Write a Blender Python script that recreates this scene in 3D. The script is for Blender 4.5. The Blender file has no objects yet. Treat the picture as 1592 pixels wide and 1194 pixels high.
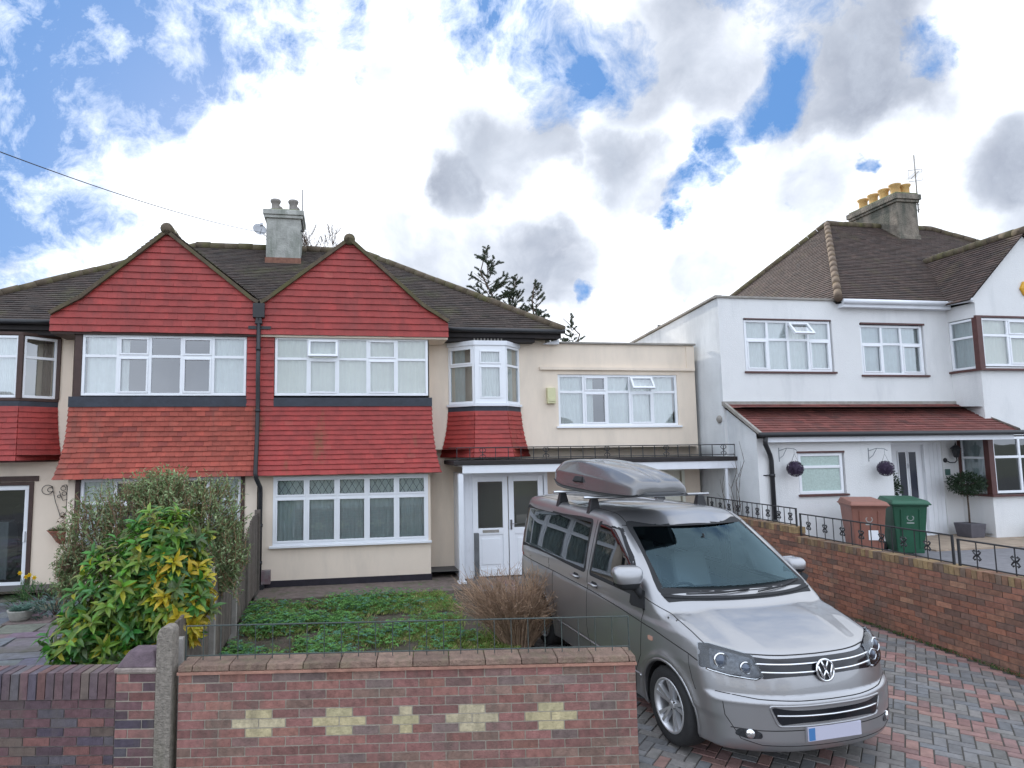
import bpy, bmesh, math, random
import numpy as np
from mathutils import Vector, Matrix, noise
from mathutils.geometry import delaunay_2d_cdt
S=bpy.context.scene
random.seed(7)
# ---------------------------------------------------------------- camera
F=1000.0; CX=700.0; PITCH=math.atan(98/1000); ROLL=-0.013; CAMH=2.65
cam=bpy.data.objects.new('camera',bpy.data.cameras.new('camera')); S.collection.objects.link(cam)
cam.data.sensor_fit='HORIZONTAL'; cam.data.sensor_width=36; cam.data.lens=36*F/1592
cam.data.shift_x=(796-CX)/1592; cam.data.clip_end=2000; cam.data.clip_start=.05
_f=Vector((0,math.cos(PITCH),math.sin(PITCH))); _u0=Vector((0,-math.sin(PITCH),math.cos(PITCH))); _r0=Vector((1,0,0))
_r=_r0*math.cos(ROLL)+_u0*math.sin(ROLL); _u=-_r0*math.sin(ROLL)+_u0*math.cos(ROLL)
cam.matrix_world=Matrix(((_r.x,_u.x,-_f.x,0),(_r.y,_u.y,-_f.y,0),(_r.z,_u.z,-_f.z,CAMH),(0,0,0,1)))
S.camera=cam
S.view_settings.view_transform='Standard'; S.view_settings.look='None'; S.view_settings.gamma=1
S.view_settings.exposure=1.25
# ---------------------------------------------------------------- world: nishita sky with a broken cloud deck, all by direction
SUN_EL=math.radians(24); SUN_AZ=math.radians(-17)   # azimuth from +Y toward +X
w=bpy.data.worlds.new('World'); S.world=w; w.use_nodes=True
nt=w.node_tree; nt.nodes.clear(); N=nt.nodes; L=nt.links
def nd(t,**k):
    n=N.new(t)
    for a,b in k.items(): setattr(n,a,b)
    return n
out=nd('ShaderNodeOutputWorld'); bg=nd('ShaderNodeBackground'); bg.inputs[1].default_value=0.1
L.new(bg.outputs[0],out.inputs[0])
sky=nd('ShaderNodeTexSky',sky_type='NISHITA'); sky.sun_disc=False; sky.sun_elevation=SUN_EL; sky.sun_rotation=SUN_AZ
sky.altitude=50; sky.air_density=1.0; sky.dust_density=.6; sky.ozone_density=2.0
tc=nd('ShaderNodeTexCoord')
def mth(op,a,b=None,clamp=False):
    n=nd('ShaderNodeMath',operation=op); n.use_clamp=clamp
    for i,v in enumerate((a,b)):
        if v is None: continue
        if isinstance(v,(int,float)): n.inputs[i].default_value=v
        else: L.new(v,n.inputs[i])
    return n.outputs[0]
def noi(scale,detail=6,rough=.55,vec=None):
    n=nd('ShaderNodeTexNoise'); n.inputs['Scale'].default_value=scale; n.inputs['Detail'].default_value=detail; n.inputs['Roughness'].default_value=rough
    L.new(vec if vec is not None else tc.outputs['Generated'],n.inputs['Vector']); return n
def pdir(x,y):
    d=_f+_r*((x-CX)/F)-_u*((y-597)/F); return d.normalized()
n1=noi(3.2,4); 
vm=nd('ShaderNodeVectorMath',operation='SUBTRACT'); L.new(n1.outputs['Color'],vm.inputs[0]); vm.inputs[1].default_value=(.5,.5,.5)
vs=nd('ShaderNodeVectorMath',operation='SCALE'); L.new(vm.outputs[0],vs.inputs[0]); vs.inputs['Scale'].default_value=.16
va=nd('ShaderNodeVectorMath',operation='ADD'); L.new(tc.outputs['Generated'],va.inputs[0]); L.new(vs.outputs[0],va.inputs[1])
vn=nd('ShaderNodeVectorMath',operation='NORMALIZE'); L.new(va.outputs[0],vn.inputs[0])
WARP0=vn.outputs[0]
n1b=noi(13,5,.6); vm2=nd('ShaderNodeVectorMath',operation='SUBTRACT'); L.new(n1b.outputs['Color'],vm2.inputs[0]); vm2.inputs[1].default_value=(.5,.5,.5)
vs2=nd('ShaderNodeVectorMath',operation='SCALE'); L.new(vm2.outputs[0],vs2.inputs[0]); vs2.inputs['Scale'].default_value=.085
va2=nd('ShaderNodeVectorMath',operation='ADD'); L.new(WARP0,va2.inputs[0]); L.new(vs2.outputs[0],va2.inputs[1])
vn2=nd('ShaderNodeVectorMath',operation='NORMALIZE'); L.new(va2.outputs[0],vn2.inputs[0]); WARP=vn2.outputs[0]
def blob(x,y,r,inner=.35,amp=1.0):
    d=nd('ShaderNodeVectorMath',operation='DOT_PRODUCT'); L.new(WARP,d.inputs[0]); d.inputs[1].default_value=pdir(x,y)
    r=r/1150.0
    m=nd('ShaderNodeMapRange',interpolation_type='SMOOTHSTEP'); L.new(d.outputs['Value'],m.inputs[0])
    m.inputs[1].default_value=math.cos(r*1.25); m.inputs[2].default_value=math.cos(r*inner); m.inputs[3].default_value=0; m.inputs[4].default_value=amp
    return m.outputs[0]
def union(bl):
    o=None
    for b in bl:
        v=blob(*b); o=v if o is None else mth('MAXIMUM',o,v)
    return o
blue=union([(20,60,210),(150,90,170,.3),(250,20,150,.3,.9),(60,250,140,.3,.85),(380,-10,150,.3,.85),(180,210,110,.2,.6),(740,10,95,.2,.8),(820,50,60,.2,.75),
 (880,110,85,.2,.85),(940,90,70,.2,.7),(1200,130,62,.2,.95),(1155,170,45,.2,.9),(1105,215,46,.2,.9),(1068,265,40,.2,.9),(1050,320,30,.2,.85),(1450,55,50,.15,.8),(1335,245,14,.2,.7),
 (915,462,22,.2,.9),(585,135,20,.3,.5),(50,370,26,.2,.5),(660,40,40,.3,.5),(-150,200,300,.4,1),(300,-250,320,.4,.9),(1300,-350,260,.4,.8)])
grey=union([(620,385,75,.2,.8),(685,400,85,.2,.95),(745,415,95),(805,405,95),(865,425,85,.3,.9),(905,450,60,.2,.8),(1080,45,120),(1150,95,110),(1240,60,130),(1330,65,120),(1410,100,80),(1300,140,80),(1215,185,60,.2,.8),(850,180,60,.2,.8),(790,225,95),(730,290,70),(860,215,60),(960,250,80),(1010,280,50),(1180,60,130),(1290,70,130),(1100,50,120),(1390,110,90,.3,.8),(1000,90,110,.3,.9),(930,30,90,.3,.75),(1230,150,80,.3,.8),
 (700,420,110,.3,.9),(830,410,90),(620,390,60,.3,.7),(780,460,90,.3,.7),(1255,290,70,.3,.75),(1110,430,65,.3,.7),(1340,260,60,.3,.6),(1570,250,80),(1580,330,70,.3,.7),(590,130,36,.3,.7),(940,330,60,.2,.5),(15,415,30,.2,.6)])
fine=noi(15,10,.68,WARP0).outputs['Fac']; big=noi(2.3,6,.55).outputs['Fac']
# away from the photographed part of the sky the deck breaks up by plain noise
dv=nd('ShaderNodeVectorMath',operation='DOT_PRODUCT'); L.new(tc.outputs['Generated'],dv.inputs[0]); dv.inputs[1].default_value=pdir(796,300)
mr=nd('ShaderNodeMapRange',interpolation_type='SMOOTHSTEP'); L.new(dv.outputs['Value'],mr.inputs[0]); mr.inputs[1].default_value=.60; mr.inputs[2].default_value=.45
other=mr.outputs[0]
ob=mth('MULTIPLY',other,mth('MULTIPLY',mth('SUBTRACT',big,.40),1.6,True),True)
bm_=mth('ADD',blue,mth('MULTIPLY',mth('SUBTRACT',fine,.5),2.0))
bm_=mth('MULTIPLY',mth('SUBTRACT',bm_,.34),1.55,True)
bm_=mth('MULTIPLY',bm_,mth('SUBTRACT',1.0,other),True)
bluemask=mth('MAXIMUM',bm_,mth('MULTIPLY',ob,.6))
soft=noi(7,5,.5,WARP0).outputs['Fac']; gm=mth('ADD',grey,mth('ADD',mth('MULTIPLY',mth('SUBTRACT',soft,.5),1.3),mth('MULTIPLY',mth('SUBTRACT',fine,.5),.8))); gm=mth('MULTIPLY',mth('SUBTRACT',gm,.18),1.05,True)
og=mth('MULTIPLY',other,mth('MULTIPLY',mth('SUBTRACT',noi(3.1,5,.5).outputs['Fac'],.45),3,True),True)
gm=mth('MAXIMUM',mth('MULTIPLY',gm,mth('SUBTRACT',1.0,other),True),mth('MULTIPLY',og,.5))
def mix(f,a,b):
    n=nd('ShaderNodeMix',data_type='RGBA'); L.new(f,n.inputs[0])
    for i,v in ((6,a),(7,b)):
        if isinstance(v,tuple): n.inputs[i].default_value=v
        else: L.new(v,n.inputs[i])
    return n.outputs[2]
CLOUD_W=(6.6,6.9,7.4,1); CLOUD_G=(2.05,2.25,2.65,1); BACKC=(7.9,8.7,10.0,1)
gvar=mix(mth('MULTIPLY',mth('SUBTRACT',fine,.35),1.8,True),(1.8,2.0,2.45,1),(3.1,3.4,3.9,1))
wv=mix(mth('MULTIPLY',mth('SUBTRACT',noi(5,8,.6,WARP0).outputs['Fac'],.50),3.2,True),CLOUD_W,(4.1,4.45,4.95,1))
cloud=mix(gm,wv,gvar)
# thick lit cloud behind the camera, opposite the sun
cloud=mix(mth('MULTIPLY',other,mth('SUBTRACT',1.0,og),True),cloud,BACKC)
hs=nd('ShaderNodeHueSaturation'); hs.inputs['Saturation'].default_value=1.18; hs.inputs['Value'].default_value=.42; L.new(sky.outputs[0],hs.inputs['Color'])
blu=nd('ShaderNodeMix',data_type='RGBA'); blu.inputs[0].default_value=.80; L.new(hs.outputs[0],blu.inputs[6]); blu.inputs[7].default_value=(.68,1.60,3.5,1)
fincol=mix(bluemask,cloud,blu.outputs[2])
L.new(fincol,bg.inputs[0])
sd=bpy.data.lights.new('sun','SUN'); sd.energy=2.0; sd.angle=math.radians(.5); sd.color=(1,.94,.85)
so=bpy.data.objects.new('sun',sd); S.collection.objects.link(so)
sdir=Vector((math.sin(SUN_AZ)*math.cos(SUN_EL),math.cos(SUN_AZ)*math.cos(SUN_EL),math.sin(SUN_EL)))
so.rotation_euler=sdir.to_track_quat('Z','Y').to_euler(); so.location=(-10,30,20)

# ---------------------------------------------------------------- helpers
COL=S.collection
HY=.17; HO=Vector((-.46,13.15,0)); HU=Vector((math.cos(HY),math.sin(HY),0)); HN=Vector((-math.sin(HY),math.cos(HY),0))
def hw(u,w_,z=0): return HO+HU*u+HN*w_+Vector((0,0,z))
HM=Matrix.Translation(HO)@Matrix.Rotation(HY,4,'Z')
def label(o,lab=None,cat=None,group=None,kind=None):
    if lab: o['label']=lab
    if cat: o['category']=cat
    if group: o['group']=group
    if kind: o['kind']=kind
    return o
def thing(name,lab,cat,M=None,group=None):
    o=bpy.data.objects.new(name,None); COL.objects.link(o); o.empty_display_size=.2
    o.matrix_world=M if M is not None else Matrix.Identity(4)
    return label(o,lab,cat,group)
class MB:
    def __init__(s,M=None): s.v=[];s.f=[];s.mi=[];s.c=[];s.sm=[];s.M=M;s.cur=0;s.col=(1,1,1);s.smooth=False
    def V(s,p):
        p=Vector(p)
        if s.M is not None: p=s.M@p
        s.v.append(p); return len(s.v)-1
    def face(s,idx,col=None): s.f.append(tuple(idx)); s.mi.append(s.cur); s.c.append(col or s.col); s.sm.append(s.smooth)
    def poly(s,pts,col=None): s.face([s.V(p) for p in pts],col)
    def hexa(s,p,col=None,skip=()):
        i=[s.V(q) for q in p]
        for k,f in enumerate(((0,3,2,1),(4,5,6,7),(0,1,5,4),(1,2,6,5),(2,3,7,6),(3,0,4,7))):
            if k not in skip: s.face([i[j] for j in f],col)
    def box(s,x0,x1,y0,y1,z0,z1,col=None,skip=()):
        s.hexa([(x0,y0,z0),(x1,y0,z0),(x1,y1,z0),(x0,y1,z0),(x0,y0,z1),(x1,y0,z1),(x1,y1,z1),(x0,y1,z1)],col,skip)
    def prism(s,pts,d,col=None):   # pts 3d loop, extruded by vector d
        d=Vector(d); a=[s.V(p) for p in pts]; b=[s.V(Vector(p)+d) for p in pts]; n=len(pts)
        s.face(a[::-1],col); s.face(b,col)
        for i in range(n): s.face([a[i],a[(i+1)%n],b[(i+1)%n],b[i]],col)
    def tube(s,path,r,n=8,col=None,caps=True,flat=None):
        path=[Vector(p) for p in path]; rr=r if isinstance(r,(list,tuple)) else [r]*len(path); rings=[]; up=None
        for i,p in enumerate(path):
            t=(path[min(i+1,len(path)-1)]-path[max(i-1,0)]); 
            if t.length<1e-9: t=Vector((0,0,1))
            t.normalize()
            if up is None:
                up=t.orthogonal().normalized()
            up=(up-t*up.dot(t))
            if up.length<1e-6: up=t.orthogonal()
            up.normalize(); sd_=t.cross(up)
            rings.append([s.V(p+(up*math.cos(2*math.pi*(k+.5)/n)+sd_*math.sin(2*math.pi*(k+.5)/n))*rr[i]) for k in range(n)])
        for a,b in zip(rings,rings[1:]):
            for k in range(n): s.face([a[k],a[(k+1)%n],b[(k+1)%n],b[k]],col)
        if caps: s.face(rings[0][::-1],col); s.face(rings[-1],col)
    def lathe(s,prof,c=(0,0,0),ax='z',n=24,col=None,caps=True):
        rings=[]
        for r,h in prof:
            ring=[]
            for k in range(n):
                a=2*math.pi*k/n; x,y=r*math.cos(a),r*math.sin(a)
                p={'z':(x,y,h),'x':(h,x,y),'y':(x,h,y)}[ax]
                ring.append(s.V(Vector(c)+Vector(p)))
            rings.append(ring)
        for a,b in zip(rings,rings[1:]):
            for k in range(n): s.face([a[k],a[(k+1)%n],b[(k+1)%n],b[k]],col)
        if caps: s.face(rings[0][::-1],col); s.face(rings[-1],col)
    def build(s,name,mats,parent=None,lab=None,bevel=0,cat=None,group=None,kind=None,recalc=False):
        me=bpy.data.meshes.new(name); me.from_pydata([tuple(v) for v in s.v],[],s.f)
        if not isinstance(mats,(list,tuple)): mats=[mats]
        for m in mats: me.materials.append(m)
        me.polygons.foreach_set('material_index',s.mi); me.polygons.foreach_set('use_smooth',s.sm)
        if any(c!=(1,1,1) for c in s.c):
            at=me.attributes.new('Col','FLOAT_COLOR','FACE')
            at.data.foreach_set('color',[x for c in s.c for x in (c[0],c[1],c[2],1)])
        me.update()
        if recalc:
            b=bmesh.new(); b.from_mesh(me); bmesh.ops.recalc_face_normals(b,faces=b.faces); b.to_mesh(me); b.free()
        o=bpy.data.objects.new(name,me); COL.objects.link(o)
        if parent is not None: o.parent=parent
        if bevel:
            md=o.modifiers.new('bevel','BEVEL'); md.width=bevel; md.segments=2; md.limit_method='ANGLE'
        return label(o,lab,cat,group,kind)
def mat(name,col,rough=.7,metal=0,var=0,vscale=8,bump=0,bscale=60,attr=False,coat=0,spec=.5,col2=None,stain=None,detail=5,dist=.01,trans=0,sub=0):
    m=bpy.data.materials.new(name); m.use_nodes=True; t=m.node_tree; p=t.nodes['Principled BSDF']
    p.inputs['Base Color'].default_value=(*col,1); p.inputs['Roughness'].default_value=rough; p.inputs['Metallic'].default_value=metal
    p.inputs['Coat Weight'].default_value=coat; p.inputs['Specular IOR Level'].default_value=spec
    tcn=t.nodes.new('ShaderNodeTexCoord'); src=None
    if attr:
        a=t.nodes.new('ShaderNodeAttribute'); a.attribute_name='Col'; src=a.outputs['Color']
        mm=t.nodes.new('ShaderNodeMix'); mm.data_type='RGBA'; mm.blend_type='MULTIPLY'; mm.inputs[0].default_value=1; mm.inputs[6].default_value=(*col,1); t.links.new(src,mm.inputs[7]); src=mm.outputs[2]
    if var or col2:
        n=t.nodes.new('ShaderNodeTexNoise'); n.inputs['Scale'].default_value=vscale; n.inputs['Detail'].default_value=detail; n.inputs['Roughness'].default_value=.62; t.links.new(tcn.outputs['Object'],n.inputs['Vector'])
        mr=t.nodes.new('ShaderNodeMapRange'); mr.inputs[1].default_value=.3; mr.inputs[2].default_value=.7; t.links.new(n.outputs['Fac'],mr.inputs[0])
        if col2:
            mx=t.nodes.new('ShaderNodeMix'); mx.data_type='RGBA'; t.links.new(mr.outputs[0],mx.inputs[0])
            if src: t.links.new(src,mx.inputs[6])
            else: mx.inputs[6].default_value=(*col,1)
            mx.inputs[7].default_value=(*col2,1); src=mx.outputs[2]
        if var:
            mr2=t.nodes.new('ShaderNodeMapRange'); mr2.inputs[1].default_value=.3; mr2.inputs[2].default_value=.7; mr2.inputs[3].default_value=1-var; mr2.inputs[4].default_value=1+var; t.links.new(n.outputs['Fac'],mr2.inputs[0])
            mx=t.nodes.new('ShaderNodeVectorMath'); mx.operation='SCALE'
            if src: t.links.new(src,mx.inputs[0])
            else: mx.inputs[0].default_value=col
            t.links.new(mr2.outputs[0],mx.inputs['Scale']); src=mx.outputs[0]
    if stain:   # (colour, scale, low, high, amount)
        c,sc,lo,hi,am=stain
        n=t.nodes.new('ShaderNodeTexNoise'); n.inputs['Scale'].default_value=sc; n.inputs['Detail'].default_value=7; n.inputs['Roughness'].default_value=.65
        mp=t.nodes.new('ShaderNodeMapping'); mp.inputs['Scale'].default_value=(1,1,.22); t.links.new(tcn.outputs['Object'],mp.inputs[0]); t.links.new(mp.outputs[0],n.inputs['Vector'])
        mr=t.nodes.new('ShaderNodeMapRange'); mr.inputs[1].default_value=lo; mr.inputs[2].default_value=hi; mr.inputs[4].default_value=am; t.links.new(n.outputs['Fac'],mr.inputs[0])
        mx=t.nodes.new('ShaderNodeMix'); mx.data_type='RGBA'; t.links.new(mr.outputs[0],mx.inputs[0])
        if src: t.links.new(src,mx.inputs[6])
        else: mx.inputs[6].default_value=(*col,1)
        mx.inputs[7].default_value=(*c,1); src=mx.outputs[2]
    if src: t.links.new(src,p.inputs['Base Color'])
    if bump:
        n=t.nodes.new('ShaderNodeTexNoise'); n.inputs['Scale'].default_value=bscale; n.inputs['Detail'].default_value=4; t.links.new(tcn.outputs['Object'],n.inputs['Vector'])
        b=t.nodes.new('ShaderNodeBump'); b.inputs['Strength'].default_value=bump; b.inputs['Distance'].default_value=dist; t.links.new(n.outputs['Fac'],b.inputs['Height']); t.links.new(b.outputs[0],p.inputs['Normal'])
    return m
def glassmat(name,tint=(.75,.85,.85),refl=.10,rough=.01):
    m=bpy.data.materials.new(name); m.use_nodes=True; t=m.node_tree; t.nodes.remove(t.nodes['Principled BSDF']); o=t.nodes['Material Output']
    tr=t.nodes.new('ShaderNodeBsdfTransparent'); tr.inputs[0].default_value=(*tint,1); g=t.nodes.new('ShaderNodeBsdfGlossy'); g.inputs['Roughness'].default_value=rough; g.inputs[0].default_value=(.95,.97,1,1)
    lw=t.nodes.new('ShaderNodeFresnel'); lw.inputs['IOR'].default_value=1.5
    ad=t.nodes.new('ShaderNodeMath'); ad.operation='ADD'; ad.use_clamp=True; ad.inputs[1].default_value=refl; t.links.new(lw.outputs[0],ad.inputs[0])
    n=t.nodes.new('ShaderNodeTexNoise'); n.inputs['Scale'].default_value=1.3; tcn=t.nodes.new('ShaderNodeTexCoord'); t.links.new(tcn.outputs['Object'],n.inputs[0])
    b=t.nodes.new('ShaderNodeBump'); b.inputs['Strength'].default_value=.09; b.inputs['Distance'].default_value=.02; t.links.new(n.outputs[0],b.inputs['Height']); t.links.new(b.outputs[0],g.inputs['Normal'])
    mx=t.nodes.new('ShaderNodeMixShader'); t.links.new(ad.outputs[0],mx.inputs[0]); t.links.new(tr.outputs[0],mx.inputs[1]); t.links.new(g.outputs[0],mx.inputs[2]); t.links.new(mx.outputs[0],o.inputs[0])
    return m
M={}
M['red']=mat('red_painted_tile',(.31,.036,.030),.55,attr=True,var=.2,vscale=4,bump=.4,bscale=45,stain=((.15,.035,.03),2.2,.5,.75,.5))
M['redmoss']=mat('red_tile_moss',(.31,.036,.030),.6,attr=True,var=.2,vscale=5,bump=.35,bscale=45,stain=((.13,.10,.03),2.6,.60,.74,.7))
M['clay']=mat('clay_tile',(.32,.066,.044),.75,attr=True,var=.18,vscale=6,bump=.4,bscale=50,stain=((.16,.08,.06),2.5,.55,.75,.6))
M['roof']=mat('roof_tile_dark',(.056,.041,.034),.85,attr=True,var=.22,vscale=4,bump=.5,bscale=50,stain=((.085,.085,.035),1.3,.52,.7,.65))
M['roofw']=mat('roof_tile_brown',(.064,.042,.034),.85,attr=True,var=.22,vscale=4,bump=.5,bscale=50,stain=((.11,.095,.04),1.4,.55,.75,.5))
M['ridge']=mat('ridge_tile_mossy',(.10,.075,.05),.9,var=.3,vscale=7,bump=.5,bscale=30,stain=((.10,.10,.03),3,.45,.65,.7))
M['ridgew']=mat('ridge_tile_buff',(.115,.08,.055),.9,var=.3,vscale=5,bump=.5,bscale=30,stain=((.17,.12,.05),3,.5,.7,.5))
M['leanto']=mat('leanto_tile',(.17,.055,.045),.8,attr=True,var=.2,vscale=4,bump=.4,bscale=50,stain=((.08,.05,.045),2.2,.5,.7,.5))
M['cream']=mat('cream_render',(.78,.67,.55),.9,var=.035,vscale=1.4,bump=.3,bscale=120,stain=((.46,.41,.35),1.8,.5,.78,.42))
M['white_r']=mat('white_render',(.72,.72,.715),.9,var=.03,vscale=1.3,bump=.5,bscale=70,dist=.015,stain=((.40,.42,.43),2.0,.52,.8,.42))
M['whiteshade']=mat('shaded_render',(.66,.68,.69),.95,var=.08,vscale=1.6,bump=.6,bscale=60,dist=.02,stain=((.30,.33,.36),1.2,.46,.72,.65))  # greyer copy of the white render, flank shade in its colour; stains random
M['upvc']=mat('white_plastic_frame',(.80,.82,.85),.35,var=.02,vscale=3)
M['wood_w']=mat('white_painted_timber',(.74,.76,.80),.5,var=.04,vscale=4,stain=((.35,.33,.3),4,.6,.8,.4))
M['brown']=mat('dark_brown_timber',(.055,.028,.022),.6,var=.2,vscale=9)
M['maroon']=mat('maroon_painted_timber',(.085,.030,.026),.5,var=.15,vscale=9)
M['black']=mat('black_plastic',(.018,.019,.022),.45,var=.2,vscale=6)
M['lead']=mat('lead_flashing',(.028,.034,.048),.6,var=.25,vscale=7,bump=.3,bscale=25)
M['plinth']=mat('bitumen_plinth',(.022,.018,.026),.8,var=.3,vscale=6,bump=.4)
M['soffit']=mat('dark_soffit',(.022,.018,.018),.8,var=.3,vscale=6)
M['glass']=glassmat('window_glass',(.85,.90,.90),.17)
M['glassd']=glassmat('dark_window_glass',(.45,.50,.50),.10)
M['net']=mat('net_curtain',(.84,.86,.84),.95,var=.05,vscale=6)
M['netg']=mat('grey_green_curtain',(.60,.66,.66),.95,var=.06,vscale=6)
M['netcream']=mat('cream_blind',(.80,.80,.70),.95,var=.05,vscale=3)
M['drapes']=mat('dark_curtain',(.12,.10,.09),.95,var=.1)
M['room']=mat('dark_room_backing',(.10,.095,.09),.95)  # dark even tone puts the dimness of unlit rooms into their walls
M['frost']=mat('frosted_glass',(.42,.52,.48),.22,var=.14,vscale=26,bump=.3,bscale=120)
M['dark']=mat('dark_gap',(.012,.011,.011),.9)
M['iron']=mat('wrought_iron',(.020,.021,.024),.5,var=.2,vscale=20)
M['conc']=mat('concrete',(.30,.28,.255),.95,var=.16,vscale=9,bump=.6,bscale=110,stain=((.20,.19,.13),3,.5,.7,.5))
M['stackr']=mat('chimney_render',(.36,.36,.33),.95,var=.25,vscale=4,bump=.7,bscale=25,dist=.02,stain=((.12,.14,.11),2.5,.45,.65,.8))
M['flaunch']=mat('mossy_mortar',(.17,.18,.10),.95,var=.3,vscale=8,bump=.7,bscale=25,dist=.02)
M['pot_g']=mat('grey_chimney_pot',(.24,.22,.20),.9,var=.25,vscale=9)
M['pot_y']=mat('buff_chimney_pot',(.50,.31,.11),.85,var=.2,vscale=9,stain=((.2,.13,.07),4,.5,.7,.5))
M['mortar']=mat('mortar',(.40,.36,.30),.95,var=.15,vscale=18,bump=.5,bscale=150)
M['mortard']=mat('dark_mortar',(.16,.14,.13),.95,var=.2,vscale=18,bump=.5,bscale=150)
M['brick']=mat('brick',(1,1,1),.88,attr=True,var=.28,vscale=16,bump=.7,bscale=90,dist=.012,stain=((.13,.11,.09),5,.5,.72,.55))
M['paver']=mat('block_paver',(1,1,1),.9,attr=True,var=.2,vscale=12,bump=.5,bscale=120,stain=((.09,.085,.07),2.0,.5,.75,.5))
M['joint']=mat('paver_joint',(.085,.078,.068),1,var=.3,vscale=20,bump=.5,bscale=80)
M['stackw']=mat('weathered_brown_stack',(.21,.18,.145),.95,var=.35,vscale=5,bump=.9,bscale=22,dist=.03,stain=((.07,.075,.06),3.2,.42,.6,.85))
M['chrome']=mat('chrome',(.78,.79,.81),.08,1)
M['alu']=mat('aluminium_bar',(.62,.64,.67),.3,1)
# tiles laid in courses on a mapped surface.  Fn(x,s)->Vector (local), s runs up the slope ; nrm(x,s) outward normal
def tiles(mb,Fn,Nn,s0,s1,pitch,width,xl,xr,base=(1,1,1),cv=.16,lift=.022,odd=None,jit=.004,seed=1,jt=.0022):
    R=random.Random(seed); n=max(1,round((s1-s0)/pitch)); pitch=(s1-s0)/n
    for r in range(n):
        a=s0+r*pitch; b=min(a+pitch*1.12,s1) ; off=(r%2)*.5*width
        L0,R0,L1,R1=xl(a+1e-4),xr(a+1e-4),xl(a+pitch-1e-4),xr(a+pitch-1e-4)
        lo,hi=min(L0,L1),max(R0,R1)
        k=math.floor((lo-off)/width)
        while k*width+off<hi:
            x0=k*width+off+jt; x1=(k+1)*width+off-jt; k+=1
            a0,a1=max(x0,L0),min(x1,R0); b0,b1=max(x0,L1),min(x1,R1)
            if a1-a0<.004 and b1-b0<.004: continue
            if a1<a0: a0=a1=(a0+a1)/2 if L0<=R0 else (L0+R0)/2
            if b1<b0: b0=b1=max(min((b0+b1)/2,R1),L1)
            f=1+R.gauss(0,cv); f=max(.5,min(1.6,f)); c=[base[0]*f*(1+R.gauss(0,.03)),base[1]*f,base[2]*f]
            if odd and R.random()<odd[0]: c=[c[i]*odd[1][i] for i in range(3)]
            j=R.uniform(-jit,jit); lf=lift+R.uniform(-.003,.003)
            P=[Fn(a0,a+j),Fn(a1,a+j),Fn(b1,b),Fn(b0,b)]; NN=[Nn(a0,a),Nn(a1,a),Nn(b1,b),Nn(b0,b)]
            top=[P[0]+NN[0]*lf,P[1]+NN[1]*lf,P[2]+NN[2]*.004,P[3]+NN[3]*.004]
            i=[mb.V(p) for p in top]+[mb.V(P[0]),mb.V(P[1])]
            mb.face([i[0],i[1],i[2],i[3]],tuple(c)); mb.face([i[4],i[5],i[1],i[0]],tuple(c)); 
            mb.face([i[4],i[0],i[3]],tuple(c)); mb.face([i[5],i[2],i[1]],tuple(c))
def plane_tiles(mb,org,xd,sd_,poly,pitch,width,**k):
    """poly: convex polygon in (x,s) on the plane org + x*xd + s*sd"""
    org,xd,sd_=Vector(org),Vector(xd).normalized(),Vector(sd_).normalized(); nn=xd.cross(sd_).normalized()
    if nn.z<0 or (abs(nn.z)<1e-6 and nn.y>0): nn=-nn
    def iv(s,lo=True):
        xs=[]
        for (xa,sa),(xb,sb) in zip(poly,poly[1:]+poly[:1]):
            if min(sa,sb)-1e-6<=s<=max(sa,sb)+1e-6 and abs(sb-sa)>1e-9: xs.append(xa+(xb-xa)*(s-sa)/(sb-sa))
        if not xs: return 0
        return min(xs) if lo else max(xs)
    ss=[p[1] for p in poly]
    Fn=lambda x,s: org+xd*x+sd_*s
    tiles(mb,Fn,lambda x,s:nn,min(ss),max(ss),pitch,width,lambda s:iv(s),lambda s:iv(s,False),**k)
    mb.poly([Fn(x,s)-nn*.012 for x,s in poly],(.5,.5,.5))
def wallgrid(mb,Mx,x0,x1,z0,z1,holes,depth=.12,thick=.0):
    """wall face in plane y=0 of frame Mx (x right, y inward, z up) with reveals round the holes"""
    xs=sorted({x0,x1,*[h[0] for h in holes],*[h[1] for h in holes]}); zs=sorted({z0,z1,*[h[2] for h in holes],*[h[3] for h in holes]})
    xs=[x for x in xs if x0<=x<=x1]; zs=[z for z in zs if z0<=z<=z1]
    old=mb.M; mb.M=Mx if old is None else old@Mx
    for a,b in zip(xs,xs[1:]):
        for c,d in zip(zs,zs[1:]):
            mx,mz=(a+b)/2,(c+d)/2
            if any(h[0]<mx<h[1] and h[2]<mz<h[3] for h in holes): continue
            mb.poly([(a,0,c),(b,0,c),(b,0,d),(a,0,d)])
    for h in holes:
        a,b,c,d=h
        mb.poly([(a,0,c),(a,depth,c),(a,depth,d),(a,0,d)]); mb.poly([(b,0,d),(b,depth,d),(b,depth,c),(b,0,c)])
        mb.poly([(a,0,d),(a,depth,d),(b,depth,d),(b,0,d)]); mb.poly([(b,0,c),(b,depth,c),(a,depth,c),(a,0,c)])
    mb.M=old
def curtain_sheet(mb,x0,x1,z0,z1,y,amp=.012,wl=.09,seed=0):
    R=random.Random(seed); wl*=R.uniform(.7,1.7); amp*=R.uniform(.6,1.5); n=max(4,int((x1-x0)/(wl/6))); ph=R.uniform(0,6); mb.smooth=True
    ring=[]
    for i in range(n+1):
        x=x0+(x1-x0)*i/n; yy=y+amp*math.sin(2*math.pi*x/wl+ph+1.3*math.sin(x*5+ph)); ring.append((mb.V((x,yy,z0)),mb.V((x,yy+.004*math.sin(x*40),z1))))
    for a,b in zip(ring,ring[1:]): mb.face([a[0],b[0],b[1],a[1]])
    mb.smooth=False
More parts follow.
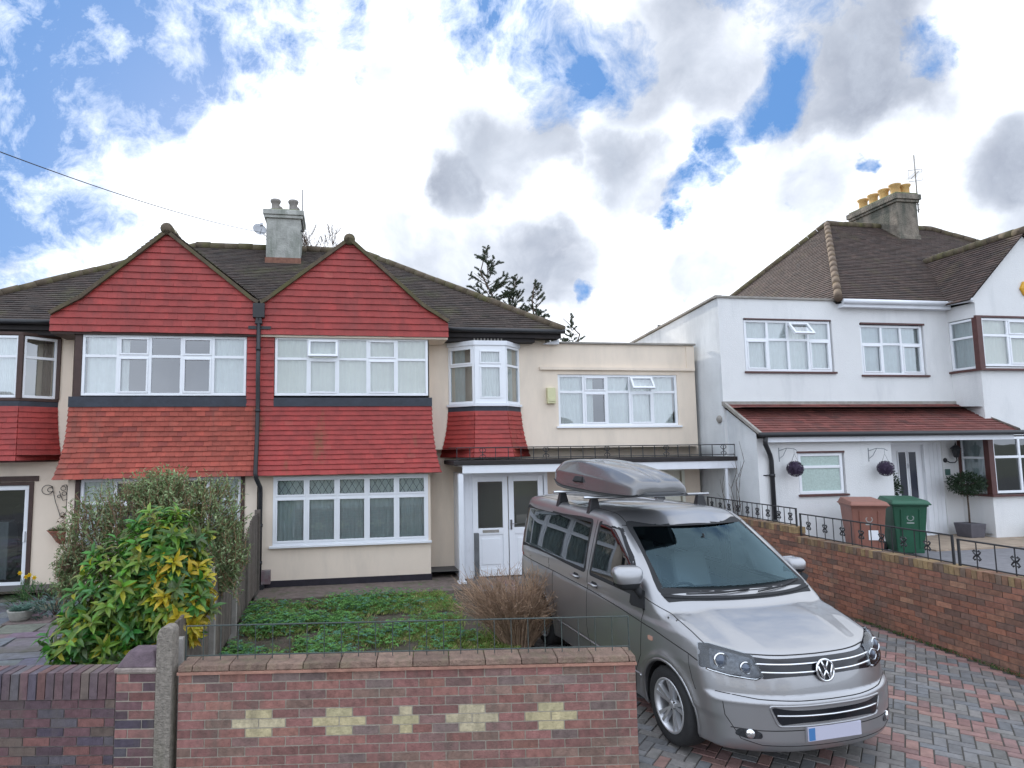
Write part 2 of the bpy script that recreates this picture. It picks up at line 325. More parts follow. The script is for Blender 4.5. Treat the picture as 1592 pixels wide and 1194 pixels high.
def window(parent,Mx,x0,x1,z0,z1,cols=5,tz=.62,fr=.055,mul=.05,open_top=(),sash=(),curt='net',curtx=None,set_=.03,sill=True,sillm='upvc',framem='upvc',glass='glass',lattice=False,name='window',lab=None,widths=None,blind=None,silld=.07,transom=True,seed=0,casing=None,ajar=None):
    """framed window lying in frame Mx (x right, y inward, z up). tz = transom height fraction. returns window object"""
    mb=MB(Mx); y0,y1=set_,set_+.065
    if casing:
        pass
    mb.box(x0,x1,y0,y1,z0,z0+fr); mb.box(x0,x1,y0,y1,z1-fr,z1); mb.box(x0,x0+fr,y0,y1,z0+fr,z1-fr); mb.box(x1-fr,x1,y0,y1,z0+fr,z1-fr)
    W=widths or [1]*cols; tot=sum(W); acc=[0]
    for q in W: acc.append(acc[-1]+q/tot)
    ix0,ix1=x0+fr,x1-fr; xs=[ix0+(ix1-ix0)*a for a in acc]; zt=z0+(z1-z0)*tz
    for q in xs[1:-1]: mb.box(q-mul/2,q+mul/2,y0+.002,y1-.002,z0+fr,z1-fr)
    pz=[]
    for k in range(len(W)):
        a=xs[k]+(mul/2 if k else 0); b=xs[k+1]-(mul/2 if k<len(W)-1 else 0)
        if transom:
            mb.box(a,b,y0+.004,y1-.004,zt-mul/2,zt+mul/2); pz+= [(a,b,z0+fr,zt-mul/2,k,0),(a,b,zt+mul/2,z1-fr,k,1)]
        else: pz.append((a,b,z0+fr,z1-fr,k,0))
    fo=mb.build(name,M[framem],parent,lab,bevel=.004)
    gl=MB(Mx); dk=None
    for a,b,c,d,k,row in pz:
        key=(k,row)
        if ajar and key in ajar:
            continue
        if key in sash:
            sb=MB(Mx); t=.032; yy=y0-.012
            sb.box(a,b,yy,y0+.04,c,c+t); sb.box(a,b,yy,y0+.04,d-t,d); sb.box(a,a+t,yy,y0+.04,c+t,d-t); sb.box(b-t,b,yy,y0+.04,c+t,d-t)
            sb.build('sash',M[framem],fo,bevel=.004)
        gl.poly([(a,y0+.03,c),(b,y0+.03,c),(b,y0+.03,d),(a,y0+.03,d)])
        if lattice and row==1:
            pass
    gl.build('pane',M[glass] if isinstance(glass,str) else glass,fo)
    if lattice:
        lb=MB(Mx)
        for a,b,c,d,k,row in pz:
            if row!=1: continue
            w_,h_=b-a,d-c; st=w_/4.0; yy=y0+.024
            for sg in (1,-1):
                t=-h_*2
                while t<w_+h_*2:
                    # line x = a+t + sg*(z-c)*.62
                    pts=[]
                    x_at=lambda z: a+t+sg*(z-c)*.62
                    zz=[c,d]
                    P=[]
                    for q in range(21):
                        z=c+h_*q/20; x=x_at(z)
                        if a<=x<=b: P.append((x,yy,z))
                    if len(P)>1: lb.tube([P[0],P[-1]],.0035,4,caps=False)
                    t+=st
        lb.build('lattice',M['lead'],fo)
    if ajar:
        for a,b,c,d,k,row in pz:
            if (k,row) in ajar:
                ang=ajar[(k,row)]; sb=MB(Mx@Matrix.Translation((0,y0-.01,d))@Matrix.Rotation(-ang,4,'X')); t=.045; h=d-c
                sb.box(a-.02,b+.02,-.02,.03,-h,-h+t); sb.box(a-.02,b+.02,-.02,.03,-t,0); sb.box(a-.02,a+t-.02,-.02,.03,-h+t,-t); sb.box(b-t+.02,b+.02,-.02,.03,-h+t,-t)
                so_=sb.build('sash',M[framem],fo,lab='top light propped open',bevel=.004)
                pb=MB(sb.M); pb.poly([(a,0.005,-h+t),(b,.005,-h+t),(b,.005,-t),(a,.005,-t)]); pb.build('sash_pane',M[glass] if isinstance(glass,str) else glass,fo)
    if sill:
        s_=MB(Mx); s_.box(x0-.06,x1+.06,-silld,set_+.01,z0-.045,z0-.002); s_.build('sill',M[sillm],fo,bevel=.006)
    if curt:
        for i,(fa,fb) in enumerate(curtx or [(0,1)]):
            c_=MB(Mx); curtain_sheet(c_,x0+(x1-x0)*fa,x0+(x1-x0)*fb,z0+.03,z1-.03,y1+.035,seed=seed+i); c_.build('curtain',M[curt],fo)
    if blind:
        b_=MB(Mx)
        for fa,fb,za,zb in blind: b_.box(x0+(x1-x0)*fa,x0+(x1-x0)*fb,y1+.05,y1+.055,z0+(z1-z0)*za,z0+(z1-z0)*zb)
        b_.build('blind',M['netcream'],fo)
    return fo
def FR(x,y,z,ang=0): return Matrix.Translation((x,y,z))@Matrix.Rotation(ang,4,'Z')
# ================================================================ the pair of tile-hung houses
def lerp(a,b,t): return a+(b-a)*t
def interp(pts,v):   # pts sorted [(key,val)]
    if v<=pts[0][0]: return pts[0][1]
    for (a,x),(b,y) in zip(pts,pts[1:]):
        if v<=b: return x+(y-x)*(v-a)/(b-a) if b>a else y
    return pts[-1][1]
def skirt(mb,top,bot,zt,zb,side_l=None,pitch=.098,width=.168,pw=2.0,**k):
    """tile skirt over a polyline plan; top/bot lists of (x,y), flares outward toward the foot"""
    h=zt-zb
    for i in range(len(top)-1):
        tl,tr,bl,br=[Vector((*p,0)) for p in (top[i],top[i+1],bot[i],bot[i+1])]; Lb=(br-bl).length; Lt=(tr-tl).length
        def ends(s):
            t=1-max(0,min(1,s/h)); f=t**pw; return tl.lerp(bl,f),tr.lerp(br,f)
        def Fn(x,s):
            a,b=ends(s); q=x/Lb; p=a.lerp(b,q); return Vector((p.x,p.y,zb+s))
        def Nn(x,s):
            e=.02; dx=(Fn(x+e,s)-Fn(x-e,s)); dz=(Fn(x,s+e)-Fn(x,s-e)); n=dx.cross(dz); n.normalize(); return n
        tiles(mb,Fn,Nn,0,h,pitch,width,lambda s:0,lambda s:Lb,seed=i*7+3,**k)
        for r in range(8):
            s0,s1=h*r/8,h*(r+1)/8
            P=[Fn(0,s0),Fn(Lb,s0),Fn(Lb,s1),Fn(0,s1)]; n=Nn(Lb/2,(s0+s1)/2); mb.poly([p-n*.01 for p in P],(.5,.5,.5))
EAVEY,EAVEZ,RIDY,RIDZ=.25,5.16,4.0,7.88
SL=(RIDZ-EAVEZ)/(RIDY-EAVEY)
def mz(y): return EAVEZ+(y-EAVEY)*SL
def tubeline(mb,a,b,r,seg=.3,n=10,seed=0,half=False):
    a,b=Vector(a),Vector(b); R=random.Random(seed); k=max(1,round((b-a).length/seg)); mb.smooth=True
    for i in range(k):
        p,q=a.lerp(b,i/k),a.lerp(b,(i+1)/k-.006/ (b-a).length if (b-a).length else 1); o=Vector((0,0,R.uniform(-.008,.008)))
        mb.tube([p+o,q+o],[r*R.uniform(.99,1.02),r*R.uniform(.965,.99)],n)
    mb.smooth=False
def house(side):
    B=side=='B'; fx=(lambda u:u) if B else (lambda u:-6.7-u)
    P=lambda pts:pts if B else [(fx(x),*r) for x,*r in pts][::-1]
    if B: h=thing('semi_detached_house','cream semi with dark red tile hanging, flat roofed extension and porch canopy','house',HM)
    else: h=thing('semi_detached_house','left half of the pair, with orange clay tiles above its ground floor window','house',HM)
    party=-3.35
    red=(1,1,1)
    # ---- rendered walls
    wb=MB()
    if B:
        wallgrid(wb,FR(0,.66,0),.03,6.35,0,4.93,[(3.02,5.9,3.08,4.24),(3.2,5.9,0,2.05)],.14)
        wallgrid(wb,FR(0,0,0),-3.33,.03,0,2.2,[(-3.05,.01-.03,.80,2.12)],.1)
        wb.poly([(.03,0,0),(.03,.66,0),(.03,.66,4.98),(.03,0,4.98)])
        wb.poly([(6.35,.66,0),(6.35,8,0),(6.35,8,4.93),(6.35,.66,4.93)]); wb.poly([(6.35,8,0),(-3.35,8,0),(-3.35,8,5.1),(6.35,8,4.9)])
        wb.poly([(.03,.66,4.93),(2.75,.66,4.93),(2.75,.66,5.12),(.03,.66,5.12)]); wb.poly([(2.75,.66,4.8),(2.75,8,4.8),(2.75,8,5.2),(2.75,.66,5.2)])
        wb.box(2.6,6.33,.60,.665,4.335,4.40)
        wb.box(6.15,6.349,.64,.67,4.4,4.9)
        wb.poly([(2.75,.8,4.80),(6.35,.8,4.80),(6.35,8,4.80),(2.75,8,4.80)])
    else:
        wallgrid(wb,FR(0,.66,0),-9.5,-6.73,0,5.05,[(-8.75,-7.58,.08,2.06)],.14)
        wallgrid(wb,FR(0,0,0),-6.73,-3.35,0,2.2,[(-6.6,-3.58,.80,2.17)],.1)
        wb.poly([(-6.73,.66,0),(-6.73,0,0),(-6.73,0,4.98),(-6.73,.66,4.98)])
        wb.poly([(-9.5,.66,0),(-9.5,8,0),(-9.5,8,5.1),(-9.5,.66,5.1)]); wb.poly([(-9.5,8,0),(-3.35,8,0),(-3.35,8,5.1),(-9.5,8,5.1)])
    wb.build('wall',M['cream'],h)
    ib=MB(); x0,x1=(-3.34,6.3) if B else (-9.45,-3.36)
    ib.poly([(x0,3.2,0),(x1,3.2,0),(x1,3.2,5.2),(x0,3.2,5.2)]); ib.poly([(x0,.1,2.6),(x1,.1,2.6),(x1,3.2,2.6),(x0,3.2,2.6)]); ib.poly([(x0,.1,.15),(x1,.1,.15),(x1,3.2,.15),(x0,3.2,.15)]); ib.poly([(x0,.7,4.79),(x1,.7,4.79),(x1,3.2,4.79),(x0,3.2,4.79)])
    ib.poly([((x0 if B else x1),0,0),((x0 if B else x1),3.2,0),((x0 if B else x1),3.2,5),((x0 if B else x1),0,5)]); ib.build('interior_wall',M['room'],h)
    pb=MB()
    if B: pb.box(-3.33,.034,-.012,.02,0,.14); pb.box(.02,.045,-.012,.66,0,.14); pb.box(.03,.62,.645,.67,0,.14)
    else: pb.box(-6.74,-3.35,-.012,.02,0,.14)
    pb.build('plinth',M['plinth'],h)
    # ---- gable tile hanging
    ap=fx(-1.6); za=6.86 if B else 6.92
    right=[(4.90,.42),(5.2,.42),(5.30,.26),(5.52,-.10),(6.15,-.80),(6.86,-1.6)]
    left=[(4.90,-3.33),(5.50,-3.33),(5.56,-3.22),(6.86,-1.6)]
    mm='red'
    tb=MB()
    e1=lambda s:interp(left,s+4.9); e2=lambda s:interp(right,s+4.9)
    if B: xl,xr=e1,e2
    else: xl,xr=(lambda s:fx(e2(s))),(lambda s:fx(e1(s)))
    tiles(tb,lambda x,s:Vector((x,-.115,4.9+s)),lambda x,s:Vector((0,-1,0)),0,1.955,.128,.168,xl,xr,jt=.0007,lift=.030,cv=.045 if B else .055,seed=11 if B else 12,odd=(.02,(1.15,1.5,1.4)))
    for a,b in zip([4.9,5.2,5.52,6.15],[5.2,5.52,6.15,6.855]): tb.poly([(xl(a-4.9),-.10,a),(xr(a-4.9),-.10,a),(xr(b-4.9),-.10,b),(xl(b-4.9),-.10,b)],(.6,.6,.6))
    # strip of hung tiles beside the upstairs window, next to the party line
    a,b=(-3.33,-3.06) if B else (-3.58,-3.355)
    tiles(tb,lambda x,s:Vector((x,-.035,3.5+s)),lambda x,s:Vector((0,-1,0)),0,1.42,.125,.168,lambda s:a,lambda s:b,jt=.0007,lift=.03,cv=.05,seed=5)
    tb.box(a,b,-.03,.1,3.4,5.0,(.6,.6,.6))
    tb.build('gable_tile_hanging',M[mm],h)
    # soffit under gable overhang
    sb=MB(); 
    if B: sb.box(-3.33,.41,-.10,.64,4.86,4.90)
    else: sb.box(fx(.41),-3.37,-.10,.64,4.86,4.90)
    sb.build('gable_soffit',M['cream'] if B else M['brown'],h)
    # ---- lower tile skirt
    kb=MB()
    tp=[(-3.33,-.03),(.06,-.03),(.06,.66)]; bt=[(-3.33,-.26),(.21,-.26),(.21,.66)]
    if not B: tp=[(fx(.06),.66),(fx(.06),-.03),(-3.355,-.03)]; bt=[(fx(.19),.66),(fx(.19),-.26),(-3.355,-.26)]
    skirt(kb,tp,bt,3.50,2.15,pw=2.3,jt=.0007 if B else .0015,lift=.027,cv=.05 if B else .11,odd=(.02,(1.1,1.5,1.4)) if B else (.08,(.8,.8,.9)))
    kb.poly([(bt[0][0],-.26 if B else .66,2.15),(bt[1][0],bt[1][1],2.15),(bt[2][0],bt[2][1],2.15),(fx(-3.33),.0,2.15)],(.3,.3,.3))
    kb.build('tile_skirt',M['redmoss'] if B else M['clay'],h,lab=None if B else 'orange clay tile hanging')
    lb=MB()
    if B: lb.box(-3.06,.075,-.06,.02,3.485,3.66); lb.box(.055,.075,.02,.66,3.485,3.66)
    else: lb.box(fx(.07),-3.57,-.06,.02,3.485,3.68)
    lb.build('lead_flashing',M['lead'],h)
    # ---- bay windows
    if B:
        window(h,FR(0,0,0),-3.05,.0,3.70,4.87,5,.63,fr=.05,mul=.05,set_=-.03,sash={(1,0),(3,0),(3,1)},curt='netcream',glass='glass',sill=False,ajar={(1,1):.28},seed=2,lab='wide five light window of the right hand red gable, one top light ajar')
        window(h,FR(0,0,0),-3.05,-.02,.80,2.12,5,.69,fr=.05,mul=.045,set_=-.02,sash={(k,0) for k in range(5)}|{(k,1) for k in range(5)},curt='netg',lattice=True,seed=3,silld=.08,lab='ground floor bay window with diamond leaded top lights')
        window(h,FR(0,.66,0),3.02,5.9,3.08,4.24,5,.66,fr=.055,mul=.055,set_=.03,sash={(1,0),(1,1),(3,0)},curt='net',curtx=[(.02,.3),(.4,.97)],ajar={(3,1):.55},seed=4,silld=.05,lab='five light window of the flat roofed extension, one top light propped open')
    else:
        window(h,FR(0,0,0),-6.57,-3.59,3.70,4.86,5,.65,fr=.05,mul=.055,set_=-.03,sash={(1,0),(3,0),(1,1),(3,1)},curt='net',curtx=[(.02,.27),(.76,.98)],sill=False,seed=6,lab='wide window of the left red gable with curtains drawn to its ends')
        window(h,FR(0,0,0),-6.52,-3.66,.84,2.14,5,.66,fr=.055,mul=.055,set_=.02,sash={(1,0),(3,0)},curt='net',curtx=[(.0,.2),(.8,1)],sillm='brown',seed=7,lab='ground floor bay window hidden by the shrubs')
        cb=MB(); 
        cb.box(-6.60,-6.525,-.02,.08,.8,2.17); cb.box(-3.655,-3.58,-.02,.08,.8,2.17); cb.box(-6.60,-3.58,-.02,.07,2.14,2.19)
        cb.box(-6.70,-6.575,-.04,.10,3.68,4.9); cb.build('window_casing',M['brown'],h)
    # ---- small canted bay above the porch
    xa,xb,xc,xd=(.55,1.03,1.71,2.12)
    pl=[(xa,.66),(xb,.22),(xc,.22),(xd,.66)]
    pt=P(pl); m2=MB()
    def face(i): 
        (x0,y0),(x1,y1)=pt[i],pt[i+1]; return FR(x0,y0,0,math.atan2(y1-y0,x1-x0)),math.hypot(x1-x0,y1-y0)
    for i in range(3):
        Fm,Lw=face(i); mid=i==1
        if B:
            window(h,Fm,.0,Lw,3.56,4.80,1,.66,fr=.11 if mid else .05,mul=.05,set_=-.02,sash={(0,0),(0,1)} if mid else {(0,1)} if i==0 else (),curt='net' if mid else 'netg',curtx=None if mid else [(0,.55)] if i==0 else [(.1,.75)],sill=False,seed=20+i,lab=['left','middle','right'][i]+' face of the small canted bay above the porch')
        else:
            window(h,Fm,.03,Lw-.03,3.68,4.86,1,.66,fr=.05,mul=.05,set_=-.02,sash=(),curt='net' if mid else 'drapes',curtx=None if mid else [(.62,.95)] if i==2 else [(0,.4)],sill=False,seed=30+i,lab=['left','middle','right'][i]+' face of the canted bay at the left edge of the photo')
    tr=MB()
    o=.05
    def ring(pts,d): 
        c=Vector(((pts[0][0]+pts[-1][0])/2,.9)); return [tuple(c+(Vector(p)-c)*(1+d)) for p in pts]
    if B:
        a=ring(pt,.06); tr.prism([(x,y,4.80) for x,y in a],(0,0,.10)); a=ring(pt,.08); q=MB(); q.prism([(x,y,3.50) for x,y in a],(0,0,.055)); q.build('bay_sill',M['wood_w'],h,bevel=.006); tr.build('bay_fascia',M['wood_w'],h,bevel=.006)
    else:
        for i in range(4): q=MB(); q.box(pt[i][0]-.045,pt[i][0]+.045,pt[i][1]-.045,pt[i][1]+.045,3.67,4.87); q.build('corner_post',M['brown'],h)
        a=ring(pt,.05); q=MB(); q.prism([(x,y,3.62) for x,y in a],(0,0,.05)); q.build('bay_sill',M['brown'],h,bevel=.006); tr.prism([(x,y,4.87) for x,y in a],(0,0,.06)); tr.build('bay_fascia',M['brown'],h,bevel=.006)
    lb=MB(); zt=3.50 if B else 3.62; a=ring(pt,.035); lb.prism([(x,y,zt-.12) for x,y in a],(0,0,.118)); lb.build('lead_flashing',M['lead'],h)
    kb=MB(); bt2=ring(pt,.26) if B else ring(pt,.16); bt2[0]=(bt2[0][0],.66); bt2[-1]=(bt2[-1][0],.66)
    skirt(kb,ring(pt,.03),bt2,zt-.10,2.43 if B else 2.5,pw=1.7,cv=.05,jt=.0007,lift=.027)
    kb.prism([(x,y,2.47) for x,y in ring(bt2,-.03)],(0,0,.02),(.2,.2,.2))
    kb.build('tile_skirt',M['redmoss'],h)
    # dark boxed eave over the small bay
    eb=MB(); ex0,ex1=(.44,3.0) if B else (fx(3.0),fx(.44))
    eb.box(ex0,ex1,EAVEY+.05,EAVEY+.09,4.99,5.13); eb.box(ex0,ex1,EAVEY+.09,.655,5.0,5.03)
    dx0,dx1=(.44,2.42) if B else (fx(2.42),fx(.44)); eb.box(dx0,dx1,.36,.62,4.905,4.998)
    eb.build('eaves_soffit',M['soffit'],h)
    if B:
        db=MB(); 
        for k in range(9): db.box(1.05+k*.075,1.05+k*.075+.03,.345,.36,4.925,4.975)
        for q in (.72,2.2,2.62): db.lathe([(.0,-.02),(.035,-.02),(.035,.01),(.0,.01)],(q,.335,5.03),'y',10,caps=False)
        db.build('carved_bracket',M['conc'],h)
        sb=MB(); sb.prism([(2.66,.5,4.90),(3.02,.5,4.90),(3.02,.5,5.0)],(0,.15,0)); sb.build('eaves_end_board',M['wood_w'],h)
    gb=MB(); gb.smooth=True; gx0,gx1=(.43,3.06) if B else (fx(3.06),fx(.43)); gb.tube([(gx0,EAVEY-.02,5.13),(gx1,EAVEY-.02,5.13)],.05,10); gb.build('gutter',M['black'],h)
    # ---- roof
    rb=MB(); L=math.hypot(RIDY-EAVEY,RIDZ-EAVEZ)
    k=dict(cv=.13,odd=(.06,(.75,.8,.85)),seed=21 if B else 22)
    px=[(party,0),(3.05,0),(-1.25,L),(party,L)] if B else [(fx(3.05),0),(party,0),(party,L),(fx(-1.25),L)]
    plane_tiles(rb,(0,EAVEY,EAVEZ),(1,0,0),(0,RIDY-EAVEY,RIDZ-EAVEZ),px,.1,.168,**k)
    # hip end
    hx=fx(3.05); rx=fx(-1.25); run=abs(hx-rx); L2=math.hypot(run,RIDZ-EAVEZ)
    plane_tiles(rb,(hx,0,EAVEZ),(0,1,0),(rx-hx,0,RIDZ-EAVEZ),[(EAVEY,0),(2*RIDY-EAVEY,0),(RIDY,L2)],.1,.168,**k)
    rb.poly([(party,2*RIDY-EAVEY,EAVEZ),(hx,2*RIDY-EAVEY,EAVEZ),(rx,RIDY,RIDZ),(party,RIDY,RIDZ)],(.8,.8,.8))
    rb.poly([(hx,EAVEY,EAVEZ-.03),(hx,2*RIDY-EAVEY,EAVEZ-.03),(party,2*RIDY-EAVEY,EAVEZ-.03),(party,EAVEY,EAVEZ-.03)],(.3,.3,.3))
    # gable roof slopes (eave at outer side, valley to the party side)
    yb=EAVEY+(za-EAVEZ)/SL; gs=.86
    for sgn in (1,-1):     # +1 outer slope
        lim=2.02 if sgn>0 else 1.73
        sx=sgn if B else -sgn
        if sgn>0:   # sprocketed foot of the outer slope
            z1_,l1=5.56,1.50; zf=5.22; y1_=EAVEY+(z1_-EAVEZ)/SL; Lf=math.hypot(lim-l1,z1_-zf)
            plane_tiles(rb,(ap+sx*lim,0,zf+.03),(0,1,0),(-sx*(lim-l1),0,z1_-zf),[(-.17,0),(.33,0),(y1_,Lf),(-.17,Lf)],.1,.168,**k)
            lim,ez=l1,z1_
        else: ez=za-lim*.79
        ex=ap+sx*lim
        Ls=math.hypot(lim,za-ez); ye=max(-.15,EAVEY+(ez-EAVEZ)/SL)
        # frame: x along +y, s up the slope
        plane_tiles(rb,(ex,0,ez+.03),(0,1,0),(ap-ex,0,za-ez),[(-.17,0),(ye,0),(yb,Ls),(-.17,Ls)],.1,.168,**k)
    ro=rb.build('roof',M['roof'],h)
    gb=MB(); tubeline(gb,(ap,-.2,za+.02),(ap,yb,za+.02),.115,.33,12,3); gb.build('ridge_tile',M['ridge'],ro); gb=MB()
    tubeline(gb,(party+(.0 if B else -.0),RIDY,RIDZ+.02),(rx,RIDY,RIDZ+.02),.11,.33,12,4); tubeline(gb,(rx,RIDY,RIDZ+.02),(hx,EAVEY,EAVEZ+.02),.09,.33,12,5); tubeline(gb,(rx,RIDY,RIDZ+.02),(hx,2*RIDY-EAVEY,EAVEZ+.02),.09,.33,12,6)
    gb.build('ridge_tile',M['ridge'],ro)
    vb=MB(); vb.smooth=False
    for pts in ([(z+.03,x) for z,x in right][1:],[(z+.03,x) for z,x in left][1:]):
        pp=[Vector((fx(x),0,z)) for z,x in pts]
        for a,b in zip(pp,pp[1:]):
            d=(b-a).normalized(); n=Vector((-d.z,0,d.x)); n=n if n.z>0 else -n
            vb.prism([a+Vector((0,-.20,0))-n*.035,b+Vector((0,-.20,0))-n*.035,b+Vector((0,-.20,0))+n*.035,a+Vector((0,-.20,0))+n*.035],(0,.10,0))
    vb.build('verge',M['ridge'],ro)
    if not B: 
        # glazed porch door
        d=window(h,FR(0,.66,0),-8.75,-7.66,.12,2.02,1,.5,fr=.085,transom=False,set_=.02,sill=False,curt=None,name='door',glass='glassd',lab='white framed glazed sliding door')
        hb=MB(); hb.box(-7.735,-7.70,.645,.68,.95,1.15); hb.build('handle',M['upvc'],d,bevel=.006)
        cb=MB(); cb.box(-7.655,-7.58,.63,.76,.08,2.06); cb.box(-8.8,-7.58,.632,.74,2.03,2.09); cb.box(-8.8,-7.5,.63,.66,2.10,2.2); cb.build('door_casing',M['brown'],h)
        nb=MB(); nb.box(-8.8,-8.28,1.3,1.7,.15,1.28); nb.build('porch_cupboard',M['wood_w'],h,bevel=.01)
        mb=MB(); mb.smooth=True; mb.lathe([(.17,0),(.19,-.01),(.19,-.03),(.17,-.04)],(-8.12,1.5,1.42),'y',24); mb.build('porch_mirror',M['dark'],h)
        return h
    # ================= extension, porch, canopy (right house)
    cp=MB(); cp.box(2.76,6.38,.60,.82,4.93,4.975); cp.build('parapet_coping',M['conc'],h,bevel=.008)
    # porch
    pb=MB()
    pb.box(.62,.70,-.02,.08,0,2.12); pb.box(.70,.90,.03,.06,0,2.12); pb.box(2.42,2.5,.0,.08,0,2.12); pb.box(.9,2.42,.0,.08,2.03,2.12); pb.box(.62,.66,.08,.66,0,2.12); pb.box(2.46,2.5,.08,.66,0,2.12)
    pb.box(.52,.62,-.50,-.40,0.0,2.12); pb.box(.49,.65,-.53,-.37,0.0,.06)
    pb.build('porch_frame',M['wood_w'],h,bevel=.006)
    for i,(a,b) in enumerate(((.90,1.64),(1.66,2.40))):
        db=MB(); y0,y1=.01,.055
        db.box(a,a+.11,y0,y1,.03,2.03); db.box(b-.11,b,y0,y1,.03,2.03); db.box(a+.11,b-.11,y0,y1,.03,.18); db.box(a+.11,b-.11,y0,y1,.86,.99); db.box(a+.11,b-.11,y0,y1,1.93,2.03)
        db.box(a+.11,b-.11,y0+.02,y1-.01,.18,.86); db.box(a+.18,b-.18,y0+.008,y0+.022,.26,.78)
        d=db.build('door',M['upvc'],h,lab='left leaf of the white half glazed porch doors' if i==0 else 'right leaf of the white half glazed porch doors, with handle',bevel=.005)
        gb=MB(); gb.poly([(a+.11,.035,.99),(b-.11,.035,.99),(b-.11,.035,1.93),(a+.11,.035,1.93)]); gb.build('pane',M['glassd'],d)
        if i==0: lb=MB(); lb.box(a+.2,b-.2,.0,.012,.90,.955); lb.build('letter_box',M['conc'],d)
        else: lb=MB(); lb.box(a+.02,a+.06,-.01,.02,.95,1.15); lb.tube([(a+.04,-.03,1.07),(a+.15,-.035,1.07)],.009,8); lb.build('handle',M['chrome'],d)
    cb=MB(); cb.box(.42,6.6,-.55,.655,2.29,2.375); co=cb.build('canopy_roof',M['soffit'],h,lab='flat felted canopy running over porch and garage',bevel=.01)
    fb=MB(); fb.box(.60,6.52,-.52,-.485,2.13,2.285); fb.box(6.48,6.52,-.485,.65,2.13,2.285); fb.box(.60,6.47,-.48,.64,2.25,2.285); fb.build('fascia',M['wood_w'],co)
    fb=MB(); fb.box(6.26,6.31,-.5,-.45,0,2.25); fb.build('post',M['wood_w'],co)
    # railing along the canopy edge
    rb=MB(); y=-.47; n=23; x0,x1=.5,6.52
    rb.tube([(x0,.5,2.63),(x0,y,2.63),(x1,y,2.63),(x1,.5,2.63)],.011,6); rb.tube([(x0,y,2.42),(x1,y,2.42)],.008,6)
    for i in range(n+1):
        x=x0+(x1-x0)*i/n; rb.tube([(x,y,2.37),(x,y,2.63)],.009,6)
        if i%5==2:
            for sg in (1,-1):
                for (z0,z1) in ((2.52,2.62),(2.50,2.42)):
                    pts=[(x+sg*.075*math.sin(t*math.pi*.9)*(.6+.4*t),y,lerp(z0,z1,t)) for t in [j/8 for j in range(9)]]; rb.tube(pts,.007,5)
    rb.build('canopy_railing',M['iron'],co)
    # garage door under the canopy
    gb=MB(); gb.box(3.2,5.9,.74,.78,0,2.05)
    for k in range(13): gb.box(3.25+k*.205,3.25+k*.205+.17,.725,.741,.08,1.9)
    gb.box(3.14,3.2,.63,.76,0,2.1); gb.box(5.9,5.96,.63,.76,0,2.1); gb.box(3.14,5.96,.63,.76,2.05,2.11)
    gb.build('garage_door',M['netcream'],h)
    ab=MB(); ab.box(2.74,2.93,.55,.655,3.58,3.93); ab.box(2.76,2.91,.535,.552,3.62,3.70)
    ab.build('alarm_box',mat('yellowed_plastic',(.62,.60,.36),.5,var=.05),h,bevel=.02)
    # chimney
    cb=MB(); cb.box(-3.62,-2.78,3.2,4.15,7.1,8.45); cb.box(-3.67,-2.73,3.15,4.2,8.45,8.53); cb.box(-3.70,-2.70,3.12,4.23,8.53,8.66)
    c=cb.build('chimney',M['stackr'],h,bevel=.012)
    fb=MB(); fb.hexa([(-3.66,3.16,8.66),(-2.74,3.16,8.66),(-2.74,4.19,8.66),(-3.66,4.19,8.66),(-3.5,3.3,8.74),(-2.9,3.3,8.74),(-2.9,4.05,8.74),(-3.5,4.05,8.74)]); fb.build('flaunching',M['flaunch'],c)
    bb=MB(); bb.box(-3.64,-2.76,3.17,3.22,7.28,7.43); bb.build('brick_apron',mat('orange_brick_apron',(.20,.095,.065),.9,var=.3,vscale=12),c)
    for x in (-3.42,-2.98):
        for y in (3.4,3.9):
            q=MB(); q.smooth=True; q.lathe([(.13,8.66),(.125,8.70),(.105,8.74),(.10,8.90),(.125,8.93),(.135,8.97),(.12,9.0),(.095,9.0),(.09,8.85)],(x,y,0),n=18); q.build('chimney_pot',M['pot_g'],c)
    d=MB(); d.smooth=True; d.tube([(-2.74,3.25,7.9),(-2.74,3.25,9.25)],.012,6); d.smooth=False; d.box(-2.80,-2.72,3.22,3.28,8.15,8.18); d.build('mast',M['iron'],c)
    d=MB(); d.smooth=True
    Md=Matrix.Translation((-3.78,3.16,8.12))@Matrix.Rotation(math.radians(20),4,'Z')@Matrix.Rotation(math.radians(-20),4,'X'); d.M=Md
    d.lathe([(0,.045),(.06,.038),(.12,.016),(.165,-.02),(.168,-.025),(.12,.006),(.06,.028),(0,.035)],(0,0,0),'y',20,caps=False)
    d.tube([(0,.0,-.15),(0,-.2,-.12),(.0,-.21,-.02)],.009,6); d.smooth=False; d.box(-.03,.03,-.25,-.18,-.04,.03); d.M=None; d.tube([(-3.78,3.2,8.1),(-3.6,3.4,8.0)],.012,6)
    d.build('satellite_dish',mat('grey_dish',(.42,.43,.45),.5),c)
    # hopper head and downpipe at the party line
    pb=MB(); pb.box(-3.46,-3.24,-.24,-.12,5.22,5.50); pb.prism([(-3.40,-.22,5.22),(-3.30,-.22,5.22),(-3.28,-.22,5.1),(-3.42,-.22,5.1)],(0,.09,0)); pb.box(-3.55,-3.12,-.15,-.135,5.0,5.06); pb.smooth=True
    px=-3.35
    pb.tube([(px,-.18,5.3),(px,-.18,4.0),(px,-.12,3.65),(px,-.13,3.3),(px,-.2,2.7),(px,-.33,2.2),(px+.02,-.33,2.1),(px+.07,-.10,1.92),(px+.07,-.07,1.8),(px+.07,-.07,.12)],.042,12)
    for z in (4.6,3.4,1.2,.5): 
        yy=-.18 if z>4 else (-.12 if z>3 else -.07); xx=px if z>2 else px+.07; pb.tube([(xx,yy,z-.03),(xx,yy,z+.03)],.052,12)
